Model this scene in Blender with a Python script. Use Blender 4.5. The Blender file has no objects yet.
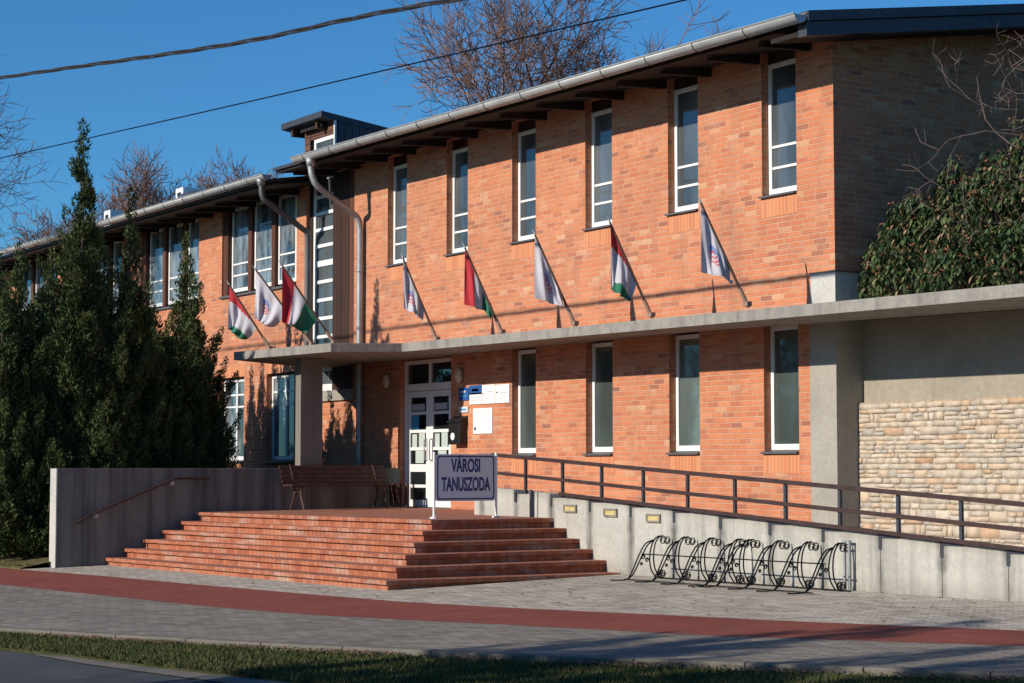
import bpy, math, random
import numpy as np
from mathutils import Vector, Matrix
R = math.radians
C = bpy.context.scene.collection
scene = bpy.context.scene

# ---------------------------------------------------------------- camera
cam_d = bpy.data.cameras.new('camera'); cam = bpy.data.objects.new('camera', cam_d); C.objects.link(cam)
cam_d.sensor_width = 36.0; cam_d.lens = 36.0*1900/1024; cam_d.clip_end = 2000
CAM = Vector((18.8923, -17.3059, 1.65))
_right = Vector((0.541653, 0.840602, 0.0)); _fwd = Vector((-0.838745, 0.540456, 0.066432)).normalized()
_right = (_right - _fwd*_right.dot(_fwd)).normalized(); _up = _right.cross(_fwd)
cam.matrix_world = Matrix(((_right.x, _up.x, -_fwd.x, CAM.x), (_right.y, _up.y, -_fwd.y, CAM.y), (_right.z, _up.z, -_fwd.z, CAM.z), (0, 0, 0, 1)))
scene.camera = cam
# ---------------------------------------------------------------- light
SUN = Vector((-0.06, -1.0, 0.44)).normalized()
elev = math.asin(SUN.z); azim = math.atan2(SUN.x, SUN.y)
w = bpy.data.worlds.new('World'); scene.world = w; w.use_nodes = True
nt = w.node_tree; nt.nodes.clear()
wo = nt.nodes.new('ShaderNodeOutputWorld'); bg = nt.nodes.new('ShaderNodeBackground'); sky = nt.nodes.new('ShaderNodeTexSky')
sky.sky_type = 'NISHITA'; sky.sun_disc = False; sky.sun_elevation = elev; sky.sun_rotation = azim
sky.altitude = 0; sky.air_density = 1.0; sky.dust_density = 0.1; sky.ozone_density = 4.0
bg.inputs['Strength'].default_value = 0.082
tint = nt.nodes.new('ShaderNodeMix'); tint.data_type = 'RGBA'; tint.blend_type = 'MULTIPLY'; tint.inputs[0].default_value = 1.0
tint.inputs[7].default_value = (0.44, 0.98, 1.34, 1)      # deep polarised blue of a clear winter sky
nt.links.new(sky.outputs[0], tint.inputs[6]); nt.links.new(tint.outputs[2], bg.inputs[0]); nt.links.new(bg.outputs[0], wo.inputs[0])
sd = bpy.data.lights.new('sun', 'SUN'); sun = bpy.data.objects.new('sun', sd); C.objects.link(sun)
sd.energy = 4.6; sd.angle = R(0.5); sd.color = (1.0, 0.90, 0.76)
sun.rotation_euler = SUN.to_track_quat('Z', 'Y').to_euler(); sun.location = (-20, -20, 20)
vs = scene.view_settings; vs.view_transform = 'Standard'; vs.look = 'None'; vs.exposure = 0.16; vs.gamma = 1.0
vs.use_curve_mapping = False

# ---------------------------------------------------------------- material helpers
class NT:
    def __init__(s, name):
        s.m = bpy.data.materials.new(name); s.m.use_nodes = True
        s.t = s.m.node_tree; s.t.nodes.clear()
        s.out = s.t.nodes.new('ShaderNodeOutputMaterial'); s.b = s.t.nodes.new('ShaderNodeBsdfPrincipled')
        s.t.links.new(s.b.outputs[0], s.out.inputs[0])
    def n(s, k, **kw):
        x = s.t.nodes.new(k)
        for a, v in kw.items(): setattr(x, a, v)
        return x
    def set(s, inp, v):
        if hasattr(v, 'links') or isinstance(v, bpy.types.NodeSocket): s.t.links.new(v, inp)
        else: inp.default_value = v
    def math(s, op, a, b=None, c=None, clamp=False):
        x = s.n('ShaderNodeMath', operation=op, use_clamp=clamp); s.set(x.inputs[0], a)
        if b is not None: s.set(x.inputs[1], b)
        if c is not None: s.set(x.inputs[2], c)
        return x.outputs[0]
    def comb(s, x, y, z=0.0):
        n = s.n('ShaderNodeCombineXYZ'); s.set(n.inputs[0], x); s.set(n.inputs[1], y); s.set(n.inputs[2], z); return n.outputs[0]
    def sep(s, v):
        n = s.n('ShaderNodeSeparateXYZ'); s.set(n.inputs[0], v); return n.outputs
    def noise(s, vec, scale=5.0, detail=3.0, rough=0.55, out=0):
        n = s.n('ShaderNodeTexNoise'); s.set(n.inputs['Vector'], vec)
        n.inputs['Scale'].default_value = scale; n.inputs['Detail'].default_value = detail; n.inputs['Roughness'].default_value = rough
        return n.outputs[out]
    def white(s, vec, out='Value'):
        n = s.n('ShaderNodeTexWhiteNoise'); s.set(n.inputs['Vector'], vec); return n.outputs[out]
    def ramp(s, f, stops, mode='LINEAR'):
        n = s.n('ShaderNodeValToRGB'); s.set(n.inputs[0], f); cr = n.color_ramp; cr.interpolation = mode
        while len(cr.elements) > 1: cr.elements.remove(cr.elements[-1])
        cr.elements[0].position = stops[0][0]; cr.elements[0].color = (*stops[0][1], 1)
        for p, c in stops[1:]:
            e = cr.elements.new(p); e.color = (*c, 1)
        return n.outputs[0]
    def rng(s, f, a, b, c=0.0, d=1.0):
        n = s.n('ShaderNodeMapRange'); s.set(n.inputs[0], f)
        for i, v in enumerate((a, b, c, d)): s.set(n.inputs[1+i], v)
        return n.outputs[0]
    def mix(s, f, a, b, mode='MIX'):
        n = s.n('ShaderNodeMix', data_type='RGBA', blend_type=mode); s.set(n.inputs[0], f)
        for i, v in ((6, a), (7, b)):
            s.set(n.inputs[i], (*v, 1) if isinstance(v, tuple) and len(v) == 3 else v)
        return n.outputs[2]
    def pos(s): return s.n('ShaderNodeNewGeometry').outputs['Position']
    def nor(s): return s.n('ShaderNodeNewGeometry').outputs['True Normal']
    def obj(s): return s.n('ShaderNodeTexCoord').outputs['Object']
    def scl(s, v, xyz):
        n = s.n('ShaderNodeVectorMath', operation='MULTIPLY'); s.set(n.inputs[0], v); n.inputs[1].default_value = xyz; return n.outputs[0]
    def bump(s, h, dist=0.01, st=1.0):
        n = s.n('ShaderNodeBump'); s.set(n.inputs['Height'], h); n.inputs['Distance'].default_value = dist; n.inputs['Strength'].default_value = st
        s.t.links.new(n.outputs[0], s.b.inputs['Normal'])
    def fin(s, col, rough=0.8, metal=0.0, spec=0.4):
        s.set(s.b.inputs['Base Color'], (*col, 1) if isinstance(col, tuple) else col)
        s.set(s.b.inputs['Roughness'], rough); s.b.inputs['Metallic'].default_value = metal
        s.b.inputs['Specular IOR Level'].default_value = spec
        return s.m
    def uv(s):
        p = s.sep(s.pos()); n = s.sep(s.nor())
        ax = s.math('GREATER_THAN', s.math('ABSOLUTE', n[0]), 0.6); az = s.math('GREATER_THAN', s.math('ABSOLUTE', n[2]), 0.6)
        u = s.math('ADD', s.math('MULTIPLY', p[1], ax), s.math('MULTIPLY', p[0], s.math('SUBTRACT', 1.0, ax)))
        v = s.math('ADD', s.math('MULTIPLY', p[1], az), s.math('MULTIPLY', p[2], s.math('SUBTRACT', 1.0, az)))
        return u, v
    def cells(s, u, v, bw, bh, m, jit=0.25, shift=0.5, soft=0.004):
        vv = s.math('DIVIDE', v, bh); row = s.math('FLOOR', vv)
        off = s.math('MULTIPLY', s.math('FLOORED_MODULO', row, 2.0), shift)
        rj = s.math('MULTIPLY', s.white(s.comb(row, 3.7, 1.0)), jit)
        uu = s.math('ADD', s.math('DIVIDE', u, bw), s.math('ADD', off, rj)); col = s.math('FLOOR', uu)
        fu = s.math('FRACT', uu); fv = s.math('FRACT', vv)
        du = s.math('MULTIPLY', s.math('MINIMUM', fu, s.math('SUBTRACT', 1.0, fu)), bw)
        dv = s.math('MULTIPLY', s.math('MINIMUM', fv, s.math('SUBTRACT', 1.0, fv)), bh)
        d = s.math('MINIMUM', du, dv)
        mask = s.rng(d, m-soft/2, m+soft/2)        # 1 on brick, 0 in joint
        return mask, s.comb(col, row, 0.5), row

def flat(name, col, rough=0.6, metal=0.0, spec=0.4, var=0.15, scale=6.0):
    s = NT(name); f = s.noise(s.obj(), scale, 4)
    a = tuple(c*(1-var) for c in col); b = tuple(min(1, c*(1+var)) for c in col)
    return s.fin(s.ramp(f, [(0.3, a), (0.7, b)]), rough, metal, spec)

def brick_mat():
    s = NT('brick'); u, v = s.uv()
    mask, cell, row = s.cells(u, v, 0.25, 0.0765, 0.0055, 0.5)
    r = s.white(cell)
    col = s.ramp(r, [(0.0, (0.34, 0.14, 0.095)), (0.05, (0.46, 0.165, 0.09)), (0.2, (0.53, 0.192, 0.098)), (0.4, (0.56, 0.218, 0.112)), (0.6, (0.54, 0.192, 0.094)),
                     (0.78, (0.59, 0.25, 0.132)), (0.92, (0.51, 0.19, 0.10)), (1.0, (0.60, 0.34, 0.20))])
    # clusters of over-fired dark bricks
    cl = s.noise(s.comb(s.math('MULTIPLY', u, 0.9), s.math('MULTIPLY', v, 1.6)), 1.3, 2)
    r2 = s.white(s.scl(cell, (1.7, 2.3, 1)))
    dark = s.math('MULTIPLY', s.rng(cl, 0.5, 0.66), s.math('GREATER_THAN', r2, 0.80))
    col = s.mix(s.math('MULTIPLY', dark, 0.38), col, (0.17, 0.10, 0.09))
    fine = s.noise(s.pos(), 32, 4, 0.7)
    col = s.mix(0.5, col, s.mix(1.0, col, s.ramp(fine, [(0.25, (0.55, 0.55, 0.55)), (0.75, (1.35, 1.35, 1.35))]), 'MULTIPLY'))
    big = s.noise(s.pos(), 0.55, 3)
    col = s.mix(0.6, col, s.mix(1.0, col, s.ramp(big, [(0.3, (0.8, 0.78, 0.78)), (0.7, (1.15, 1.12, 1.1))]), 'MULTIPLY'))
    mort = s.ramp(s.noise(s.pos(), 3.0, 3), [(0.3, (0.48, 0.29, 0.195)), (0.7, (0.62, 0.40, 0.28))])
    col = s.mix(mask, mort, col)
    stn = s.noise(s.scl(s.pos(), (2.6, 2.6, 0.35)), 1.0, 5, 0.65)
    col = s.mix(s.rng(stn, 0.50, 0.72, 0, 0.38), col, (0.26, 0.15, 0.11))
    wsh = s.noise(s.scl(s.pos(), (1.2, 1.2, 1.8)), 1.7, 5, 0.7)
    col = s.mix(s.rng(wsh, 0.56, 0.72, 0, 0.30), col, (0.66, 0.48, 0.38))
    s.bump(s.math('ADD', s.math('MULTIPLY', mask, 1.0), s.math('MULTIPLY', fine, 0.4)), 0.006, 0.8)
    return s.fin(col, 0.88, 0, 0.25)

def soldier_mat():
    s = NT('soldier_brick'); u, v = s.uv()
    mask, cell, row = s.cells(u, v, 0.0765, 40.0, 0.006, 0, 0)
    r = s.white(cell)
    col = s.ramp(r, [(0.0, (0.52, 0.18, 0.085)), (0.5, (0.57, 0.21, 0.095)), (1.0, (0.61, 0.245, 0.115))])
    col = s.mix(mask, (0.58, 0.38, 0.27), col); s.bump(mask, 0.005, 0.7)
    return s.fin(col, 0.88, 0, 0.25)

def step_mat(name, riser):
    s = NT(name); u, v = s.uv()
    lev = s.math('FLOOR', s.math('DIVIDE', s.math('ADD', s.sep(s.pos())[2], 0.02), 0.1465))
    u = s.math('ADD', u, s.math('MULTIPLY', lev, 0.047))
    mask, cell, row = s.cells(u, v, 0.125, 30.0 if riser else 0.26, 0.004, 0.2, 0.5)
    vm = s.n('ShaderNodeVectorMath', operation='ADD'); s.t.links.new(cell, vm.inputs[0]); s.t.links.new(s.comb(s.math('MULTIPLY', lev, 13.0), lev, lev), vm.inputs[1])
    r = s.white(vm.outputs[0])
    col = s.ramp(r, [(0.0, (0.30, 0.095, 0.052)), (0.4, (0.37, 0.12, 0.062)), (0.75, (0.43, 0.15, 0.075)), (1.0, (0.39, 0.16, 0.10))])
    if riser:
        eff = s.noise(s.scl(s.pos(), (1.1, 1.1, 3.0)), 1.7, 5, 0.65)
        col = s.mix(s.rng(eff, 0.50, 0.68, 0.0, 0.7), col, (0.46, 0.34, 0.28))
    else:
        gr = s.noise(s.pos(), 2.1, 5, 0.65)
        col = s.mix(s.rng(gr, 0.45, 0.7, 0.1, 0.6), col, (0.27, 0.19, 0.165))
    spot = s.noise(s.pos(), 14, 4, 0.7)
    col = s.mix(s.rng(spot, 0.55, 0.72, 0, 0.6), col, (0.15, 0.075, 0.055))
    col = s.mix(mask, (0.13, 0.085, 0.07), col)
    s.bump(s.math('ADD', mask, s.math('MULTIPLY', spot, 0.5)), 0.005, 0.8)
    return s.fin(col, 0.85, 0, 0.3)

def concrete(name, col, streak=0.5, dark=(0.10, 0.095, 0.09), mscale=1.0, amount=(0.48, 0.72), joints=None, topz=None):
    s = NT(name); p = s.pos(); x, y, z = s.sep(p)
    n1 = s.noise(p, 1.1*mscale, 5, 0.6); n2 = s.noise(p, 16, 4, 0.65); n3 = s.noise(p, 60, 2)
    c = s.ramp(n1, [(0.25, tuple(v*0.78 for v in col)), (0.5, col), (0.8, tuple(min(1, v*1.15) for v in col))])
    c = s.mix(0.55, c, s.mix(1.0, c, s.ramp(n2, [(0.25, (0.72, 0.72, 0.72)), (0.75, (1.2, 1.2, 1.2))]), 'MULTIPLY'))
    st = s.noise(s.scl(p, (5.0, 5.0, 0.22)), 1.0, 4, 0.6)
    c = s.mix(s.rng(st, amount[0], amount[1], 0, streak), c, dark)
    if joints:   # rain stains that run down from the brackets, one every 0.98 m, and grime along the foot
        x0, per, ztop, slope = joints
        t = s.math('FRACT', s.math('DIVIDE', s.math('SUBTRACT', x, x0), per))
        dx = s.math('ABSOLUTE', s.math('ADD', s.math('SUBTRACT', t, 0.5), s.math('MULTIPLY', s.math('SUBTRACT', s.noise(s.scl(p, (3, 3, 3)), 1.5, 3), 0.5), 0.10)))
        line = s.rng(dx, 0.035, 0.11, 1.0, 0.0)
        wall = s.math('ADD', z, s.math('MULTIPLY', x, slope))
        dep = s.math('SUBTRACT', ztop, wall)
        brk = s.rng(s.noise(s.scl(p, (2.2, 1, 1.6)), 1.6, 4), 0.3, 0.62, 0.5, 1.9)
        fade = s.rng(dep, 0.15, 1.1, 1.0, 0.55)
        c = s.mix(s.math('MULTIPLY', s.math('MULTIPLY', line, fade), s.math('MULTIPLY', brk, 0.45), clamp=True), c, (0.10, 0.10, 0.095))
        topd = s.math('MULTIPLY', s.rng(dep, 0.0, 0.12, 1.0, 0.0), s.rng(n2, 0.35, 0.6))
        c = s.mix(s.math('MULTIPLY', topd, 0.55), c, (0.12, 0.12, 0.11))
        foot = s.math('MULTIPLY', s.rng(s.math('SUBTRACT', z, 0.2), 0.0, 0.22, 1.0, 0.0), s.rng(n2, 0.3, 0.65))
        c = s.mix(s.math('MULTIPLY', foot, 0.7), c, (0.14, 0.13, 0.11))
    s.bump(s.math('ADD', n3, n2), 0.004, 0.6)
    return s.fin(c, 0.9, 0, 0.25)

def paver_mat(name='pavers', k=1.0):
    cs = lambda v: (v*k, v*0.89*k, v*0.75*k)
    s = NT(name); p = s.pos(); x, y, z = s.sep(p)
    a = R(24); u = s.math('ADD', s.math('MULTIPLY', x, math.cos(a)), s.math('MULTIPLY', y, math.sin(a)))
    v = s.math('SUBTRACT', s.math('MULTIPLY', y, math.cos(a)), s.math('MULTIPLY', x, math.sin(a)))
    mask, cell, row = s.cells(u, v, 0.2, 0.1, 0.004, 0.0, 0.5)
    col = s.ramp(s.white(cell), [(0, cs(0.36)), (0.35, cs(0.46)), (0.7, cs(0.52)), (1, cs(0.60))])
    big = s.noise(p, 0.8, 6, 0.7); fn = s.noise(p, 35, 4, 0.7)
    col = s.mix(0.7, col, s.mix(1.0, col, s.ramp(big, [(0.3, (0.72, 0.72, 0.74)), (0.7, (1.15, 1.13, 1.1))]), 'MULTIPLY'))
    deb = s.noise(s.scl(p, (1, 1, 1)), 5, 7, 0.8)
    col = s.mix(s.rng(deb, 0.56, 0.68, 0, 0.65), col, (0.13, 0.105, 0.08))
    col = s.mix(mask, (0.10, 0.095, 0.085), col)
    s.bump(s.math('ADD', mask, s.math('MULTIPLY', fn, 0.5)), 0.006, 0.7)
    return s.fin(col, 0.9, 0, 0.25)

def asphalt_mat(name, c0, c1, red=False):
    s = NT(name); p = s.pos(); n1 = s.noise(p, 1.3, 7, 0.7); n2 = s.noise(p, 90, 3, 0.7)
    col = s.ramp(n1, [(0.3, c0), (0.7, c1)]); du = s.noise(p, 3.5, 6, 0.75); col = s.mix(s.rng(du, 0.54, 0.74, 0, 0.35), col, (0.22, 0.17, 0.14))
    col = s.mix(0.6, col, s.mix(1.0, col, s.ramp(n2, [(0.3, (0.6, 0.6, 0.6)), (0.7, (1.4, 1.4, 1.4))]), 'MULTIPLY'))
    s.bump(n2, 0.004, 0.7)
    return s.fin(col, 0.85, 0, 0.3)

def soil_mat(name, cols, sc=6):
    s = NT(name); p = s.pos(); n = s.noise(p, sc, 6, 0.7); n2 = s.noise(p, 0.7, 3)
    col = s.ramp(n, [(0.25, cols[0]), (0.45, cols[1]), (0.6, cols[2]), (0.8, cols[3])])
    col = s.mix(0.5, col, s.mix(1.0, col, s.ramp(n2, [(0.3, (0.7, 0.7, 0.7)), (0.7, (1.25, 1.25, 1.25))]), 'MULTIPLY'))
    s.bump(n, 0.03, 0.8)
    return s.fin(col, 0.95, 0, 0.2)

def attr_mat(name, stops, rough=0.85, spec=0.25, trans=0.0, fine=0.0):
    s = NT(name); a = s.n('ShaderNodeAttribute', attribute_name='rnd')
    col = s.ramp(a.outputs['Fac'], stops)
    if fine:
        f = s.noise(s.pos(), fine, 4, 0.65)
        col = s.mix(0.6, col, s.mix(1.0, col, s.ramp(f, [(0.25, (0.65, 0.65, 0.65)), (0.75, (1.3, 1.3, 1.3))]), 'MULTIPLY')); s.bump(f, 0.01, 0.8)
    s.fin(col, rough, 0, spec)
    return s.m

def wood_mat(name, c0, c1, vertical=True, w_=0.11, rough=0.75):
    s = NT(name); u, v = s.uv()
    a = u if vertical else v
    pl = s.math('DIVIDE', a, w_); idx = s.math('FLOOR', pl); fr = s.math('FRACT', pl)
    d = s.math('MINIMUM', fr, s.math('SUBTRACT', 1.0, fr)); mask = s.rng(d, 0.03, 0.09)
    g = s.noise(s.scl(s.pos(), (30, 30, 1.5) if vertical else (1.5, 1.5, 30)), 1.0, 4, 0.6)
    f = s.math('ADD', s.math('MULTIPLY', s.white(s.comb(idx, 1, 1)), 0.45), s.math('MULTIPLY', g, 0.55))
    col = s.ramp(f, [(0.25, c0), (0.75, c1)]); col = s.mix(mask, tuple(c*0.35 for c in c0), col)
    s.bump(mask, 0.008, 0.8)
    return s.fin(col, rough, 0, 0.3)

def glass_mat(name, base, vary=0.3, scale=0.9):
    s = NT(name); n = s.noise(s.scl(s.pos(), (2.5, 2.5, 0.8)), scale, 3)
    col = s.ramp(n, [(0.35, tuple(c*(1-vary) for c in base)), (0.65, tuple(c*(1+vary) for c in base))])
    wob = s.noise(s.pos(), 1.6, 1); s.bump(wob, 0.004, 0.25)
    s.fin(col, 0.03, 0, 0.85); s.b.inputs['IOR'].default_value = 1.55
    return s.m

M = {}
M['brick'] = brick_mat(); M['soldier'] = soldier_mat(); M['riser'] = step_mat('riser_brick', True); M['tread'] = step_mat('tread_brick', False)
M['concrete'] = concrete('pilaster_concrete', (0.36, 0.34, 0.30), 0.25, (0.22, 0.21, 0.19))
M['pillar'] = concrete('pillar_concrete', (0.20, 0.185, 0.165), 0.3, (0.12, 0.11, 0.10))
M['band'] = concrete('band_concrete', (0.33, 0.295, 0.24), 0.2, (0.20, 0.18, 0.15))
M['canopy'] = concrete('canopy_concrete', (0.29, 0.275, 0.25), 0.4, (0.09, 0.088, 0.085), 9.0, (0.46, 0.66))
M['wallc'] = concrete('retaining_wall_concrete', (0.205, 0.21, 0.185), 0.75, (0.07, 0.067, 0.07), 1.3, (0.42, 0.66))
M['rampc'] = concrete('ramp_wall_concrete', (0.44, 0.43, 0.39), 0.5, (0.17, 0.172, 0.155), 1.2, (0.47, 0.72), joints=(-4.91-0.33-0.488, 0.976, 1.30-0.0555*4.75, 0.0555))
M['curb'] = concrete('kerb_concrete', (0.17, 0.155, 0.135), 0.5, (0.15, 0.14, 0.12), 3.0)
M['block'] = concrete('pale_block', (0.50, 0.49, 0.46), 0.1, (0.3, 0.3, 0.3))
M['pavers'] = paver_mat(); M['pavers2'] = paver_mat('footway_pavers', 0.50)
M['path'] = asphalt_mat('red_asphalt', (0.18, 0.046, 0.033), (0.27, 0.070, 0.048))
M['road'] = asphalt_mat('asphalt', (0.045, 0.05, 0.055), (0.075, 0.08, 0.085))
M['lawn'] = soil_mat('lawn_soil', [(0.05, 0.06, 0.02), (0.09, 0.095, 0.03), (0.16, 0.12, 0.07), (0.24, 0.17, 0.10)], 7)
M['verge'] = soil_mat('verge_soil', [(0.02, 0.024, 0.01), (0.035, 0.045, 0.016), (0.06, 0.055, 0.026), (0.12, 0.085, 0.05)], 9)
M['grass'] = attr_mat('grass', [(0, (0.025, 0.042, 0.012)), (0.5, (0.05, 0.075, 0.02)), (0.8, (0.09, 0.10, 0.032)), (1, (0.19, 0.14, 0.07))])
M['leaves'] = attr_mat('dead_leaves', [(0, (0.09, 0.045, 0.02)), (0.5, (0.17, 0.09, 0.045)), (1, (0.30, 0.2, 0.12))])
M['conifer'] = attr_mat('conifer_foliage', [(0, (0.018, 0.032, 0.012)), (0.5, (0.052, 0.082, 0.026)), (0.85, (0.12, 0.15, 0.045)), (0.97, (0.17, 0.165, 0.06)), (1, (0.20, 0.12, 0.06))], 0.85)
M['laurel'] = attr_mat('laurel_leaf', [(0, (0.018, 0.04, 0.015)), (0.35, (0.04, 0.075, 0.028)), (0.7, (0.085, 0.125, 0.045)), (0.88, (0.16, 0.18, 0.07)), (0.9, (0.30, 0.19, 0.11)), (1, (0.36, 0.25, 0.16))], 0.5, 0.35)
M['bud'] = attr_mat('bud', [(0, (0.16, 0.06, 0.035)), (1, (0.28, 0.15, 0.08))])
M['bark'] = flat('bark', (0.10, 0.075, 0.06), 0.9, var=0.3)
M['twig'] = flat('twig', (0.19, 0.105, 0.075), 0.9, var=0.3)
M['paletwig'] = flat('pale_twig', (0.12, 0.085, 0.075), 0.9, var=0.2)
M['stone'] = attr_mat('stone_face', [(0, (0.42, 0.385, 0.34)), (0.2, (0.50, 0.43, 0.345)), (0.45, (0.55, 0.455, 0.36)), (0.62, (0.58, 0.44, 0.31)), (0.68, (0.46, 0.29, 0.18)), (0.72, (0.54, 0.44, 0.33)), (0.9, (0.50, 0.45, 0.39)), (1, (0.62, 0.54, 0.43))], 0.9, 0.2, fine=11)
M['mortar'] = flat('stone_mortar', (0.36, 0.29, 0.22), 0.95, var=0.3, scale=20)
M['white'] = flat('white_paint', (0.78, 0.78, 0.77), 0.35, var=0.04)
M['zinc'] = flat('gutter_zinc', (0.42, 0.43, 0.43), 0.5, 0.15, var=0.15, scale=3)
M['grey_metal'] = flat('zinc', (0.36, 0.38, 0.385), 0.45, 0.35, var=0.18, scale=4)
M['sill'] = flat('sill_metal', (0.13, 0.13, 0.135), 0.5, 0.4)
M['roof'] = flat('roof_sheet', (0.05, 0.055, 0.07), 0.5, 0.2)
M['slate'] = wood_mat('slate_cladding', (0.055, 0.06, 0.07), (0.11, 0.12, 0.135), True, 0.16)
M['timber'] = wood_mat('dark_timber', (0.03, 0.015, 0.011), (0.06, 0.028, 0.019), True, 0.12)
M['redwood'] = wood_mat('red_timber', (0.08, 0.030, 0.019), (0.15, 0.055, 0.030), True, 0.11)
M['redwoodh'] = wood_mat('red_timber_boards', (0.09, 0.04, 0.028), (0.15, 0.065, 0.042), False, 0.14)
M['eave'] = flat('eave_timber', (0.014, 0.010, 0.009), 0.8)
M['benchwood'] = flat('bench_wood', (0.060, 0.022, 0.016), 0.6, var=0.35, scale=9)
M['castiron'] = flat('cast_iron', (0.075, 0.045, 0.035), 0.6, 0.3)
M['rail'] = flat('rail_brown', (0.05, 0.027, 0.025), 0.55, 0.1, var=0.25)
M['post'] = flat('post_steel', (0.055, 0.06, 0.075), 0.5, 0.3)
M['iron'] = flat('wrought_iron', (0.018, 0.018, 0.02), 0.45, 0.5)
M['glass'] = glass_mat('window_glass', (0.075, 0.088, 0.095), 0.55, 0.5)
M['glasslow'] = glass_mat('curtained_glass', (0.085, 0.11, 0.105), 0.4, 0.35)
M['glassdark'] = glass_mat('dark_glass', (0.012, 0.014, 0.016))
M['glassleft'] = glass_mat('left_glass', (0.14, 0.17, 0.19), 0.75, 1.6)
M['paper'] = flat('paper', (0.80, 0.80, 0.78), 0.6, var=0.02)
M['palegreen'] = flat('pale_green_paper', (0.44, 0.52, 0.49), 0.6, var=0.05)
M['blue'] = flat('blue_board', (0.02, 0.09, 0.30), 0.5, var=0.05)
M['lightblue'] = flat('light_blue_print', (0.05, 0.28, 0.50), 0.5, var=0.05)
M['ink'] = flat('ink', (0.02, 0.03, 0.16), 0.5, var=0.02)
M['greyink'] = flat('grey_print', (0.45, 0.46, 0.48), 0.6, var=0.02)
M['signface'] = flat('sign_face', (0.62, 0.67, 0.74), 0.45, var=0.03)
M['black'] = flat('black_metal', (0.02, 0.018, 0.018), 0.4, 0.2)
M['lampglass'] = flat('lamp_glass', (0.60, 0.52, 0.38), 0.3, var=0.1)
M['lens'] = flat('yellow_lens', (0.55, 0.45, 0.20), 0.35, var=0.2, scale=20)
M['lensframe'] = flat('lamp_frame', (0.22, 0.20, 0.17), 0.6, var=0.3)
M['fred'] = flat('flag_red', (0.45, 0.025, 0.035), 0.8, var=0.05); M['fwhite'] = flat('flag_white', (0.50, 0.48, 0.53), 0.8, var=0.04)
M['fgreen'] = flat('flag_green', (0.02, 0.16, 0.09), 0.8, var=0.05); M['fblue'] = flat('flag_blue', (0.16, 0.22, 0.45), 0.8, var=0.05)
M['pole'] = flat('pole_wood', (0.07, 0.042, 0.03), 0.6)
M['bronze'] = flat('socket', (0.3, 0.2, 0.15), 0.6)
M['cable'] = flat('cable', (0.03, 0.03, 0.032), 0.6)
M['render'] = flat('far_render', (0.5, 0.47, 0.42), 0.9)

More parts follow.
